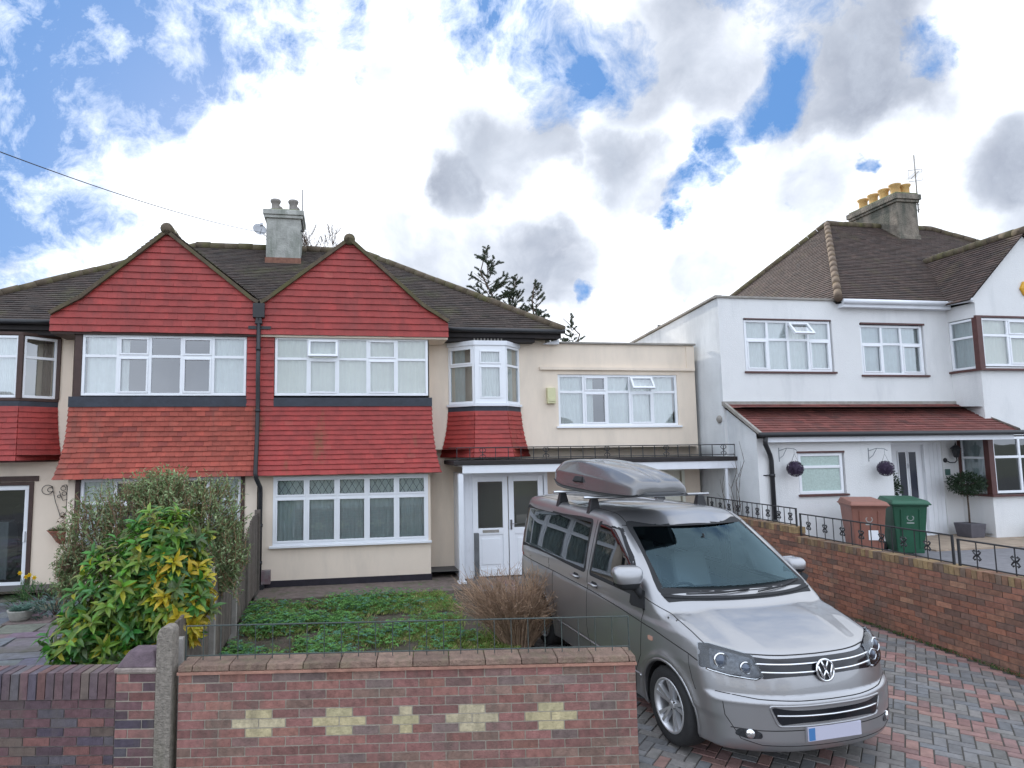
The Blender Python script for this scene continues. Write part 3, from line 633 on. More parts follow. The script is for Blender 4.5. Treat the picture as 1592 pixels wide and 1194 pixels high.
    pb.smooth=False; pb.box(px-.04,px+.16,-.2,.0,0,.1)
    pb.build('downpipe',M['black'],h)
    mb=MB(); mb.box(-3.24,-3.07,-.13,-.013,.10,.36); mb.build('meter_box',mat('maroon_meter_box',(.13,.06,.07),.5,col2=(.20,.19,.19),vscale=6),h,bevel=.01)
    return h
hA=house('A'); hB=house('B')
# wire ornament and wall planter on the left house
orn=MB(HM)
def wire(pts,r=.006): orn.tube([(x,.63,z) for x,z in pts],r,5)
for cx_,cz_,rr in ((-7.33,1.93,.10),(-7.28,1.93,.05),(-7.05,1.95,.045),(-7.03,1.85,.04),(-7.12,1.80,.03)):
    wire([(cx_+rr*math.cos(a),cz_+rr*.9*math.sin(a)) for a in [k*math.pi/7 for k in range(15)]])
wire([(-7.25,2.0),(-7.18,1.7),(-7.08,1.42)]); wire([(-6.98,2.0),(-6.98,1.5),(-7.02,1.38)]); wire([(-7.1,1.45),(-7.04,1.5),(-6.96,1.42),(-7.02,1.36),(-7.1,1.45)]); wire([(-7.08,2.0),(-7.0,2.02),(-6.97,1.92),(-6.93,1.96)]); wire([(-7.12,1.9),(-7.05,1.72),(-6.93,1.75)])
orn.build('wire_wall_ornament',M['iron'],None,cat='ornament',lab='black bent wire ornament on cream wall beside the glazed door')
pl=thing('wall_planter','terracotta half basket planter fixed to the cream wall left of the grey green shrub','planter',HM@Matrix.Translation((-6.95,.5,.92)))
b=MB(); b.smooth=True
for k in range(12):
    pass
prof=[(.08,0),(.13,.04),(.19,.14),(.27,.24),(.29,.26),(.26,.26),(.2,.16)]
b.lathe(prof,(0,0,0),n=22); b.build('pot',mat('terracotta',(.30,.12,.08),.9,var=.25,vscale=8,bump=.4),pl)
# neighbouring roof at far left
nh=thing('neighbouring_house','next house along with dark hipped roof just showing at the left edge','house',HM)
nb=MB(); nb.box(-21,-10.4,.8,8.5,0,5.1); nb.build('wall',M['cream'],nh)
nb=MB(); L=math.hypot(4.2,2.9)
plane_tiles(nb,(0,.4,5.2),(1,0,0),(0,4.2,2.9),[(-21.5,0),(-10.0,0),(-13.2,L),(-18,L)],.1,.168,cv=.13,seed=31)
L2=math.hypot(3.2,2.9); plane_tiles(nb,(-10.0,0,5.2),(0,1,0),(-3.2,0,2.9),[(.4,0),(8.8,0),(4.6,L2)],.1,.168,cv=.13,seed=32)
nb.poly([(-21.5,8.8,5.2),(-10,8.8,5.2),(-13.2,4.6,8.1),(-18,4.6,8.1)]); nb.poly([(-21.5,.4,5.2),(-21.5,8.8,5.2),(-18,4.6,8.1)])
nr=nb.build('roof',M['roof'],nh); nb=MB(); tubeline(nb,(-18,4.6,8.12),(-13.2,4.6,8.12),.11); tubeline(nb,(-13.2,4.6,8.12),(-10,.4,5.22),.09); nb.build('ridge_tile',M['ridge'],nr)
# ================================================================ white house on the right
WY=-.25
wh=thing('white_house','white rendered house on raised ground with brown hipped roof and lean-to porch','house',HM)
TZ=.5
wb=MB()
wallgrid(wb,FR(0,WY,0),6.45,12.35,0,5.80,[(7.04,9.26,4.2,5.42),(9.98,11.68,4.13,5.37),(10.55,11.9,TZ,2.62)],.13)
wb.poly([(6.45,WY,5.8),(9.4,WY,5.8),(9.4,WY,5.9),(6.45,WY,5.9)])
wallgrid(wb,FR(0,-1.22,0),6.52,9.62,0,2.74,[(7.42,8.5,1.57,2.46)],.12)
wb.poly([(9.62,-1.22,0),(9.62,WY,0),(9.62,WY,2.9),(9.62,-1.22,2.74)])
# right bay
wallgrid(wb,FR(0,-.95,0),12.35,15.3,0,5.75,[(12.42,15.2,4.28,5.42),(12.42,15.2,1.45,2.75)],.1)
Ms=Matrix.Translation((12.35,WY,0))@Matrix.Rotation(math.radians(-90),4,'Z')
wallgrid(wb,Ms,0,.70,0,5.75,[(.02,.64,4.24,5.42),(.02,.64,1.45,2.72)],.1)
wb.poly([(15.3,-.95,0),(15.3,0,0),(15.3,0,5.75),(15.3,-.95,5.75)])
wb.poly([(12.35,-.95,5.75),(15.3,-.95,5.75),(15.3,-.95,5.85),(13.82,-.95,7.35),(12.2,-.95,5.75)])
wb.poly([(15.3,WY,0),(20,WY,0),(20,WY,5.8),(15.3,WY,5.8)]); wb.poly([(20,WY,0),(20,8,0),(20,8,5.8),(20,WY,5.8)])
wb.poly([(6.45,8,0),(20,8,0),(20,8,5.8),(6.45,8,5.8)])
wb.poly([(6.45,.0,5.75),(9.4,.0,5.75),(9.4,8,5.3),(6.45,8,5.3)])
wb.build('wall',M['white_r'],wh)
sb=MB()   # flank faces, in the white render greyed for shade
sb.poly([(6.45,8,0),(6.45,WY,0),(6.45,WY,5.86),(6.45,3.9,5.52),(6.45,8,5.1)]); sb.poly([(6.452,8,5.1),(6.45,3.9,5.52),(6.45,WY,5.86),(6.6,WY,5.86),(6.6,3.9,5.52),(6.6,8,5.1)])
sb.poly([(6.52,WY,0),(6.52,-1.22,0),(6.52,-1.22,2.86),(6.52,WY,3.42)])
sb.build('flank_wall',M['whiteshade'],wh,lab='stained white flank wall, greyed for shade')
cb=MB(); cb.box(6.40,9.42,WY-.04,WY+.1,5.86,5.91); cb.prism([(6.40,WY,5.88),(6.40,3.9,5.54),(6.40,8,5.12),(6.40,8,5.16),(6.40,3.9,5.59),(6.40,WY,5.93)],(.16,0,0)); cb.build('parapet_coping',M['conc'],wh,bevel=.008)
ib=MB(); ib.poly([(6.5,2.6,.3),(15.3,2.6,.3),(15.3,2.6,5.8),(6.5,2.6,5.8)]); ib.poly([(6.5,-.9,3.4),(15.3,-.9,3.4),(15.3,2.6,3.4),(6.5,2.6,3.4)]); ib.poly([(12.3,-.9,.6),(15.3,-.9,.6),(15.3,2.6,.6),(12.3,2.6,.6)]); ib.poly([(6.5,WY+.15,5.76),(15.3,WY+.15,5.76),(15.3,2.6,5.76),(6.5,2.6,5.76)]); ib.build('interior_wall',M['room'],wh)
window(wh,FR(0,WY,0),7.07,9.23,4.23,5.39,4,.62,fr=.055,mul=.055,set_=.03,curt='net',curtx=[(.0,1)],sillm='maroon',ajar={(2,1):.7},sash={(0,0),(3,0)},seed=41,silld=.05,lab='upstairs window over the lean-to roof with one top light propped open')
window(wh,FR(0,WY,0),10.0,11.66,4.17,5.33,3,.62,fr=.055,mul=.055,set_=.04,curt='netg',sillm='maroon',sash={(0,0),(2,0)},seed=42,silld=.05,blind=[(.02,.98,.62,.98)],lab='three light upstairs window above the front door')
window(wh,FR(0,-1.22,0),7.45,8.47,1.60,2.43,1,.66,fr=.06,mul=.055,set_=.03,curt=None,sillm='maroon',glass=M['frost'],seed=43,silld=.05,lab='frosted window between the hanging balls')
window(wh,Ms,.03,.63,4.26,5.40,1,.64,fr=.05,mul=.05,set_=.0,curt='netg',sill=False,seed=44,lab='upstairs bay side window'); window(wh,Ms,.03,.63,1.47,2.70,1,.64,fr=.05,mul=.05,set_=.0,curt='netg',sill=False,seed=45,lab='ground floor bay side window')
window(wh,FR(0,-.95,0),12.45,15.2,4.30,5.40,4,.64,fr=.055,mul=.055,set_=.0,curt='netcream',sill=False,sash={(1,0),(1,1)},seed=46,lab='upstairs bay front window')
window(wh,FR(0,-.95,0),12.45,15.2,1.48,2.72,4,.64,fr=.055,mul=.055,set_=.0,curt=None,sill=False,glass='glassd',seed=47,lab='ground floor bay front window')
def casing(*b): q=MB(); q.box(*b); q.build('window_casing',M['maroon'],wh)
for z0,z1 in ((4.246,5.409),(1.456,2.74)): casing(12.31,12.44,-.99,-.87,z0,z1)
for z in (4.20,1.41): casing(12.362,15.25,-1.03,-.94,z,z+.045); casing(12.28,12.36,-1.03,WY+.05,z,z+.045)
casing(12.30,15.3,-.985,-.94,5.41,5.45); casing(10.0,11.7,WY-.02,WY+.02,5.34,5.38); casing(7.07,9.23,WY-.01,WY+.02,5.395,5.42); casing(7.40,8.5,-1.235,-1.2,2.435,2.47); casing(12.315,12.345,WY-.06,WY,1.46,2.72)
# gable and roofs
EZ,RZ,RY,EY=5.86,9.2,3.7,-.42
L=math.hypot(RY-EY,RZ-EZ); k=dict(cv=.14,odd=(.07,(.75,.8,.85)))
rb=MB(); x0,x1,r0,r1=9.35,20.4,12.75,16.4
plane_tiles(rb,(0,EY,EZ),(1,0,0),(0,RY-EY,RZ-EZ),[(x0,0),(x1,0),(r1,L),(r0,L)],.1,.168,seed=51,**k)
L2=math.hypot(r0-x0,RZ-EZ); plane_tiles(rb,(x0,0,EZ),(0,1,0),(r0-x0,0,RZ-EZ),[(EY,0),(2*RY-EY,0),(RY,L2)],.1,.168,seed=52,**k)
L3=math.hypot(x1-r1,RZ-EZ); plane_tiles(rb,(x1,0,EZ),(0,1,0),(r1-x1,0,RZ-EZ),[(EY,0),(2*RY-EY,0),(RY,L3)],.12,.2,seed=53,**k)
rb.poly([(x0,2*RY-EY,EZ),(x1,2*RY-EY,EZ),(r1,RY,RZ),(r0,RY,RZ)]); rb.poly([(x0,EY,EZ-.03),(x0,2*RY-EY,EZ-.03),(x1,2*RY-EY,EZ-.03),(x1,EY,EZ-.03)],(.3,.3,.3))
GA,GZ=13.82,7.45; yb=EY+(GZ-EZ)*(RY-EY)/(RZ-EZ)
for sg in (-1,1):
    ex=GA+sg*1.72; ez=5.78; Ls=math.hypot(1.72,GZ-ez)
    plane_tiles(rb,(ex,0,ez),(0,1,0),(GA-ex,0,GZ-ez),[(-1.05,0),(EY,0),(yb,Ls),(-1.05,Ls)],.1,.168,seed=54+sg,**k)
ro=rb.build('roof',M['roofw'],wh)
rb=MB(); tubeline(rb,(r0,RY,RZ+.02),(r1,RY,RZ+.02),.11); tubeline(rb,(r1,RY,RZ+.02),(x1,EY,EZ),.10); tubeline(rb,(x0,2*RY-EY,EZ+.02),(r0,RY,RZ+.02),.10); rb.build('ridge_tile',M['ridge'],ro); rb=MB(); tubeline(rb,(GA,-1.08,GZ+.01),(GA,yb,GZ+.01),.11,seed=9); rb.build('ridge_tile',M['ridge'],ro)
rb=MB(); tubeline(rb,(x0-.03,EY-.02,EZ+.03),(r0,RY,RZ+.02),.085,.42,14,8); rb.build('hip_tile',M['ridgew'],ro,lab='pale buff hip tiles')
# leadwork gutter and fascia
gb=MB(); gb.smooth=True; gb.tube([(9.42,EY-.03,5.82),(12.2,EY-.03,5.83)],.055,10); gb.tube([(12.2,EY-.03,5.83),(12.22,-1.0,5.80)],.05,10); gb.smooth=False; gb.box(9.45,12.3,EY+.0,WY+.02,5.70,5.79); gb.build('gutter',M['wood_w'],wh)
# lean-to roof
lt=MB(); LL=math.hypot(1.15,.66)
plane_tiles(lt,(0,-1.42,2.84),(1,0,0),(0,1.15,.66),[(6.46,0),(12.62,0),(12.35,LL),(6.46,LL)],.105,.25,seed=57,cv=.12,odd=(.1,(.75,.75,.8)))
lt.poly([(6.47,-1.4,2.78),(12.6,-1.4,2.78),(12.3,WY,3.42),(6.47,WY,3.42)],(.3,.3,.3))
lo=lt.build('lean_to_roof',M['leanto'],wh,lab='red brown tiled lean-to roof over the porch')
lb=MB(); lb.box(6.42,12.4,WY-.05,WY+.01,3.46,3.56); lb.prism([(6.44,-1.44,2.80),(6.44,-1.44,2.86),(6.44,WY,3.56),(6.44,WY,3.48)],(.06,0,0)); lb.prism([(12.66,-1.46,2.82),(12.60,-1.46,2.90),(12.36,WY,3.53),(12.42,WY,3.47)],(0,.06,0)); lb.build('flashing',M['conc'],lo)
gb=MB(); gb.smooth=True; gb.tube([(6.42,-1.47,2.81),(12.72,-1.47,2.81)],.05,10)
gb.tube([(6.56,-1.45,2.78),(6.57,-1.42,2.62),(6.74,-1.30,2.42),(6.78,-1.28,2.3),(6.78,-1.28,.5)],.045,12)
for z in (2.0,1.1): gb.tube([(6.78,-1.28,z-.03),(6.78,-1.28,z+.03)],.055,12); gb.tube([(6.78,-1.28,z),(6.6,-1.2,z)],.012,6)
gb.build('downpipe',M['black'],wh)
fb=MB(); fb.box(6.6,12.5,-1.40,-1.36,2.66,2.79); fb.box(9.6,12.3,-1.36,WY,2.74,2.77); fb.build('fascia',M['wood_w'],wh)
# front door
d=MB(); a,b=10.60,11.40; y=WY+.06
d.box(a,b,y,y+.05,TZ+.04,2.56); 
for q0,q1 in ((a+.0,a+.02),): pass
do=d.build('door',M['upvc'],wh,lab='white front door with two narrow dark glazed slots',bevel=.006)
for q in (a+.17,a+.44):
    g=MB(); g.box(q,q+.19,y-.012,y-.002,1.36,2.40); g.build('pane',M['glassd'] if 0 else mat('dark_door_glass',(.05,.055,.075),.12),do)
    g=MB(); 
    for e in ((q-.02,q,1.34,2.42),(q+.19,q+.21,1.34,2.42),(q,q+.19,2.40,2.42),(q,q+.19,1.34,1.36)): g.box(e[0],e[1],y-.022,y-.001,e[2],e[3])
    g.build('pane_bead',M['upvc'],do)
g=MB(); g.box(a+.28,a+.58,y-.018,y-.001,1.17,1.27); g.build('letter_box',mat('brass',(.35,.26,.10),.35,.8),do,bevel=.005)
g=MB(); g.smooth=True; g.lathe([(.0,-.02),(.022,-.02),(.022,0)],(a+.40,y-.01,2.12),'y',12,caps=False); g.tube([(a+.38,y-.02,2.12),(a+.38,y-.03,2.04),(a+.42,y-.03,2.04),(a+.42,y-.02,2.12)],.006,6); g.build('knocker',M['alu'],do)
f=MB(); f.box(10.53,10.6,WY-.01,WY+.12,TZ,2.62); f.box(11.4,11.47,WY-.01,WY+.12,TZ,2.62); f.box(10.6,11.4,WY-.01,WY+.12,2.56,2.62); f.box(10.56,11.47,WY-.06,WY+.12,TZ,TZ+.05)
for k_ in range(4): f.box(11.47+k_*.112,11.47+k_*.112+.105,WY+.03,WY+.06,TZ,2.62)
f.build('door_frame',M['upvc'],wh,bevel=.004)
# wall lantern
lm=thing('wall_lantern','black carriage lantern on a scrolled arm beside the white front door','lamp',HM@Matrix.Translation((12.1,WY,2.32)))
g=MB(); g.smooth=True; g.lathe([(.0,-.03),(.03,-.03),(.055,-.01),(.055,0)],(-.14,0,-.12),'y',14,caps=False); g.tube([(-.14,-.02,-.12),(-.10,-.08,-.17),(-.02,-.13,-.17),(.02,-.15,-.12),(.01,-.15,-.06)],.012,8); g.build('arm',M['iron'],lm)
g=MB(); g.smooth=False; g.lathe([(.02,-.06),(.05,-.05),(.085,.13),(.10,.14),(.10,.155),(.05,.21),(.02,.225),(.012,.26),(.0,.30)],(.01,-.15,0),'z',6); g.build('lantern_body',M['iron'],lm)
g=MB(); g.lathe([(.045,-.035),(.08,.12)],(.01,-.153,0),'z',6,caps=False); g.build('lantern_glass',mat('smoky_lantern_glass',(.10,.10,.11),.1),lm)
g=MB(); g.box(11.93,12.05,WY-.03,WY-.002,1.86,2.0); g.build('house_plaque',mat('green_plaque',(.06,.13,.11),.4),wh,bevel=.006)
g=MB(HM); g.smooth=True; g.lathe([(.0,-.05),(.05,-.05),(.07,-.02),(.07,0.0)],(6.5,-.62,3.12),'y',16,caps=False); 
Mv=Matrix.Translation((6.45,-.62,3.08))@Matrix.Rotation(math.radians(90),4,'Z')
g=MB(); g.smooth=True; g.lathe([(.0,-.06),(.05,-.06),(.085,-.03),(.085,0.0)],(6.45,-.10,3.18),'x',16,caps=False); g.build('vent_cowl',M['conc'],wh)
# chimney with pots
cb=MB(); cx0,cx1,cy0,cy1=14.55,15.25,3.0,4.75
cb.box(cx0,cx1,cy0,cy1,8.2,9.75); cb.box(cx0-.05,cx1+.05,cy0-.05,cy1+.05,9.75,9.83); cb.box(cx0-.09,cx1+.09,cy0-.09,cy1+.09,9.83,10.0); cb.box(cx0-.03,cx1+.03,cy0-.03,cy1+.03,8.3,8.75)
c=cb.build('chimney',M['stackw'],wh,bevel=.02)
f=MB(); f.box(cx0-.04,cx1+.04,cy0-.04,cy1+.04,10.0,10.06); f.build('flaunching',M['flaunch'],c,bevel=.03)
ps=[(cx0+.18,cy0+.2+i*.4) for i in range(4)]+[(cx0+.52,cy0+.2)]
for i,(x,y) in enumerate(ps):
    q=MB(); q.smooth=True; q.lathe([(.15,10.0),(.145,10.06),(.12,10.10),(.125,10.28),(.16,10.33),(.165,10.37),(.14,10.38),(.12,10.3),(.11,10.15)],(x,y,0),n=18); q.build('chimney_pot',M['pot_y'],c)
ar=MB(); ar.smooth=True; ax,ay=cx1+.14,cy0+.1
ar.tube([(ax,ay,9.5),(ax,ay,11.3)],.018,6); ar.smooth=False; ar.tube([(ax-.12,ay,9.55),(ax+.05,ay,9.6)],.014,5); ar.tube([(ax-.12,ay,9.75),(ax+.05,ay,9.75)],.014,5)
ar.tube([(ax-.25,ay-.35,10.62),(ax+.2,ay+.35,10.72)],.010,5)
for t in [i/7 for i in range(8)]:
    p=Vector((ax-.25,ay-.35,10.62)).lerp(Vector((ax+.2,ay+.35,10.72)),t); e=Vector((.10,-.07,0)); ar.tube([p-e,p+e],.005,4)
for z in (10.50,10.85): ar.tube([(ax-.24,ay,z-.05),(ax+.24,ay,z+.03)],.009,5)
ar.tube([(ax-.24,ay,10.45),(ax-.24,ay,10.80)],.007,4); ar.tube([(ax+.24,ay,10.53),(ax+.24,ay,10.88)],.007,4)
ar.build('television_aerial',M['conc'],c)
# alarm bell box, yellow hexagon
al=MB(); al.lathe([(.0,-.07),(.10,-.07),(.19,-.04),(.19,0)],(13.78,-.955,6.1),'y',6,caps=False); al.build('alarm_box',mat('yellow_orange_box',(.62,.33,.02),.5),wh)
def ball(x,z,lab):
    t=thing('topiary_ball',lab,'hanging ball',HM@Matrix.Translation((x,-1.45,z)),'dark hanging topiary balls on the white porch wall')
    g=MB(); R=random.Random(int(x*10))
    for i in range(900):
        v=Vector((R.gauss(0,1),R.gauss(0,1),R.gauss(0,1))).normalized(); p=v*(.135+R.uniform(-.012,.014)); a=v.orthogonal().normalized(); a.rotate(Matrix.Rotation(R.uniform(0,6.3),3,v)); b2=v.cross(a); tip=v*.012
        g.poly([p-a*.02,p+b2*.009+tip,p+a*.02+tip*1.5,p-b2*.009+tip])
    g.smooth=True; g.lathe([(.0,-.122),(.06,-.105),(.105,-.06),(.122,0),(.105,.06),(.06,.105),(.0,.122)],n=14,caps=False)
    g.build('foliage',mat('purple_heather_leaf',(.045,.028,.06),.7,var=.5,vscale=20),t)
    g=MB(); 
    for s_ in ((.1,0),(-.1,0),(0,.1)): g.tube([(s_[0],s_[1],.09),(0,0,.30)],.0025,4)
    g.build('chain',M['iron'],t)
    b=MB(HM); b.tube([(x-.17,-1.225,z+.14),(x-.17,-1.225,z+.42)],.008,5); b.tube([(x-.17,-1.23,z+.36),(x-.08,-1.34,z+.41),(x,-1.45,z+.40),(x+.05,-1.47,z+.36)],.007,5); b.tube([(x-.17,-1.23,z+.20),(x-.11,-1.27,z+.26),(x-.08,-1.34,z+.40)],.006,5)
    b.tube([(x,-1.45,z+.40),(x,-1.45,z+.29)],.004,4)
    b.build('hanging_bracket',mat('grey_bracket',(.22,.24,.26),.5),None,cat='bracket',lab='scrolled iron bracket holding the '+('left' if x<8 else 'right')+' hanging ball on the porch wall',group='ball brackets on the porch wall')
ball(7.17,2.13,'dark purple topiary ball hanging left of the frosted window'); ball(9.24,2.10,'dark purple topiary ball hanging near the front door, right of the frosted window')
# ================================================================ ground, walls, garden
def dz(w_): return -.012*max(0,-w_-1)
g=MB(); g.box(-400,400,-200,600,-1.0,-.16); g.build('ground',mat('rough_ground',(.07,.075,.05),.95,var=.3,vscale=.5),kind='structure')
g=MB(); g.box(-60,60,-7.5,2.2,-.159,-.13); g.build('road',mat('asphalt',(.05,.05,.052),.9,var=.2,vscale=20,bump=.5,bscale=200),kind='structure')
g=MB(); g.box(-60,60,2.2,4.6,-.159,-.075); g.build('pavement',mat('paving_slab_grey',(.20,.19,.18),.9,var=.15,vscale=3,bump=.3),kind='structure')
Msoil=mat('garden_soil',(.085,.065,.05),.95,var=.35,vscale=10,bump=1,bscale=40,dist=.03,stain=((.05,.07,.03),3,.5,.65,.7))
g=MB(HM)
nx,ny=26,40
gr=[[g.V((-3.28+4.1*i/nx,-7.1+8.1*j/ny,-.02+.035*noise.noise(Vector((i*.5,j*.4,0))) )) for i in range(nx+1)] for j in range(ny+1)]
g.smooth=True
for j in range(ny):
    for i in range(nx): g.face([gr[j][i],gr[j][i+1],gr[j+1][i+1],gr[j+1][i]])
g.smooth=False; g.box(-3.28,.82,-7.1,1,-.4,-.09); g.build('soil',Msoil,kind='structure')
g=MB(HM); g.box(-3.25,.7,-1.02,.66,-.1,.018); g.build('path',mat('worn_brown_path',(.15,.115,.10),.9,var=.3,vscale=9,bump=.7,bscale=30,stain=((.07,.08,.04),4,.5,.65,.7)),kind='structure')
# herringbone driveway
PAL=[(.185,.18,.18),(.17,.172,.178),(.21,.195,.185),(.19,.18,.17)]; PRD=[(.275,.16,.145),(.30,.18,.155),(.25,.155,.145)]
R=random.Random(5); g=MB(HM); a=.104; s2=math.sqrt(.5)
def hp(x,y): # pattern units -> (u,w): (1,1) runs along w
    return 3.3+(x-y)*a*s2, -4+(x+y)*a*s2
for A in range(-90,90):
    for B_ in range(-26,27):
        for kind in (0,1):
            if kind==0: x,y,w_,h_=A-2*B_,A+2*B_,2,1
            else: x,y,w_,h_=A-2*B_-1,A+2*B_,1,2
            c=hp(x+w_/2,y+h_/2)
            if not(.74<c[0]<5.95 and -9.0<c[1]<.62): continue
            e=.035; t=.075; col=(R.choice(PRD) if (B_%3==0 and R.random()<.82) or R.random()<.09 else R.choice(PAL)); f=R.uniform(.8,1.18); col=tuple(q*f for q in col)
            zz=dz(c[1])+R.uniform(-.002,.002)
            o=[hp(x+e,y+e),hp(x+w_-e,y+e),hp(x+w_-e,y+h_-e),hp(x+e,y+h_-e)]; i_=[hp(x+t,y+t),hp(x+w_-t,y+t),hp(x+w_-t,y+h_-t),hp(x+t,y+h_-t)]
            oi=[g.V((*p,zz-.012)) for p in o]; ii=[g.V((*p,zz)) for p in i_]
            g.face(ii,col)
            for q in range(4): g.face([oi[q],oi[(q+1)%4],ii[(q+1)%4],ii[q]],col)
g.build('driveway',M['paver'],kind='structure')
g=MB(HM); 
for i in range(20):
    w0,w1=-9+i*.5,-9+(i+1)*.5; g.poly([(.70,w0,dz(w0)-.008),(5.98,w0,dz(w0)-.008),(5.98,w1,dz(w1)-.008),(.70,w1,dz(w1)-.008)])
g.build('driveway_joint',M['joint'],kind='structure')
# left garden paving
g=MB(HM); R=random.Random(8); y=-8.6
while y<.1:
    h_=R.choice([.3,.42,.5]); x=-14-R.random()*.4
    while x<-3.45:
        w_=R.choice([.35,.5,.62,.7]); col=(.17*R.uniform(.75,1.2),.155*R.uniform(.75,1.2),.165*R.uniform(.75,1.2)); j=lambda:R.uniform(-.03,.03)
        P=[(x+.012+j(),y+.012+j()),(x+w_-.012+j(),y+.012+j()),(x+w_-.012+j(),y+h_-.012+j()),(x+.012+j(),y+h_-.012+j())]
        z=.0+R.uniform(-.006,.008)
        g.prism([(min(p[0],-3.42),p[1],z-.04) for p in P],(0,0,.045),col); x+=w_
    y+=h_
g.build('garden_paving',mat('old_stone_paving',(1,1,1),.9,attr=True,var=.25,vscale=9,bump=.7,bscale=40,stain=((.10,.10,.075),2.2,.48,.68,.7)),kind='structure')
g=MB(HM); g.box(-14,-3.4,-8.7,.66,-.2,-.02); g.build('garden_earth',Msoil,kind='structure')
# terrace in front of the white house
g=MB(HM); g.box(6.19,26,-8.6,8,-.1,.5); g.build('terrace',mat('worn_asphalt_terrace',(.19,.185,.195),.95,var=.15,vscale=6,bump=.5,bscale=90),kind='structure')
g=MB(HM); g.box(9.7,14,-2.0,WY,.45,.53); g.build('terrace_path',mat('buff_concrete_path',(.36,.28,.21),.95,var=.2,vscale=5,bump=.5,bscale=60),kind='structure')
# ---------------------------------------------------------------- brickwork
BR=[((.29,.12,.10),5),((.32,.145,.11),2.5),((.245,.11,.10),5),((.19,.115,.11),2.5),((.165,.14,.135),1.8),((.24,.16,.125),3.5),((.27,.11,.105),4)]
BL=[((.13,.07,.075),5),((.10,.065,.075),5),((.09,.08,.09),3),((.17,.08,.07),3),((.075,.06,.08),3),((.15,.11,.09),2)]
BW=[((.28,.11,.07),5),((.23,.095,.07),5),((.18,.10,.075),4),((.36,.17,.11),1.5),((.13,.09,.08),3),((.40,.22,.14),.5),((.22,.11,.075),3)]
def calm(pal,m,k): return [(tuple(a+(b-a)*k for a,b in zip(c,m)),w_) for c,w_ in pal]
BR=calm(BR,(.26,.15,.125),.38); BW=calm(BW,(.27,.14,.09),.4)
def pick(R,pal):
    t=R.uniform(0,sum(w for _,w in pal))
    for c,w_ in pal:
        t-=w_
        if t<=0: break
    f=R.uniform(.8,1.22); return tuple(q*f for q in c)
def course(mb,R,z,h,joints,y0,y1,pal,colf=None,j=.0052,proud=.0):
    for a,b in zip(joints,joints[1:]):
        if b-a<.02: continue
        c=colf((a+b)/2,b-a) if colf else None
        c=c or pick(R,pal); pr=R.uniform(-.0015,.0015); e=R.uniform(-.001,.001)
        mb.hexa([(a+j,y0-pr-proud,z+j+e),(b-j,y0-pr-proud,z+j+e),(b-j,y1,z+j),(a+j,y1,z+j),(a+j,y0-pr-proud,z+h-j+e),(b-j,y0-pr-proud,z+h-j+e),(b-j,y1,z+h-j),(a+j,y1,z+h-j)],c)
def joints(x0,x1,off=0,p=.225):
    k=math.ceil((x0-off)/p+1e-6); o=[x0]
    while k*p+off<x1-1e-6:
        if k*p+off-o[-1]>.03: o.append(k*p+off)
        k+=1
    return o+[x1]
FW=Matrix.Translation((-2.33,5.65,0))@Matrix.Rotation(.03,4,'Z')
fw=thing('front_garden_wall','low red and blue brick wall with cream cross patterns, in front of the weedy lawn','wall',FW)
R=random.Random(3); g=MB(); WL=3.90; top=.765; cen=[.68,1.355,2.48,3.155]; nar=1.9175
CR=[(.52,.44,.26),(.46,.40,.24),(.55,.47,.31)]
for r in range(13):
    z=top-.0745*(r+1); off=(.68+.1125) if r%2==0 else .68
    js=joints(0,WL,off)
    cf=None
    if r in (4,6):
        js=sorted([q for q in js if abs(q-nar)>.01]+[nar-.055,nar+.055]); cf=lambda x,w_:(R.choice(CR) if any(abs(x-c)<.05 for c in cen) or abs(x-nar)<.03 else None)
    if r==5: cf=lambda x,w_:(R.choice(CR) if any(abs(x-c)<.14 for c in cen) or abs(x-nar)<.05 else None)
    course(g,R,z,.0745,js,-.006,.215,BR,cf)
g.build('brickwork',M['brick'],fw)
g=MB(); g.box(.004,WL-.004,0.0,.209,-.3,top); g.build('mortar',M['mortar'],fw)
g=MB(); j=joints(0,WL,.12,.31); R=random.Random(9)
for a,b in zip(j,j[1:]):
    f=R.uniform(.7,1.15); c=(.22*f,.145*f,.11*f)
    g.hexa([(a+.003,-.03,top+.028),(b-.003,-.03,top+.028),(b-.003,.24,top+.028),(a+.003,.24,top+.028),(a+.003,-.016,top+.074),(b-.003,-.016,top+.074),(b-.003,.225,top+.082),(a+.003,.225,top+.082)],c)
g.build('coping',mat('mossy_coping',(1,1,1),.9,attr=True,var=.3,vscale=14,bump=.9,bscale=50,dist=.02,stain=((.16,.145,.08),6,.48,.7,.55)),fw,bevel=.006)
g=MB(); g.box(-.002,WL+.002,-.034,.24,top+.002,top+.024); g.build('tile_creasing',mat('pink_creasing_tile',(.36,.19,.14),.9,var=.25,vscale=12,bump=.5),fw)
# wire railing on the front wall
g=MB(FW@Matrix.Translation((0,.10,0))); g.tube([(.02,0,1.135),(WL-.02,0,1.140)],.006,6); g.tube([(.02,0,.885),(WL-.02,0,.885)],.006,6)
n=26
for i in range(n+1): x=.02+(WL-.04)*i/n; g.tube([(x,0,.85),(x,0,1.135)],.0042 if 0<i<n else .007,5)
g.build('wall_railing',mat('old_green_wire',(.05,.065,.06),.55,var=.3,vscale=30),None,cat='railing',lab='low thin wire railing along the top of the front brick wall')
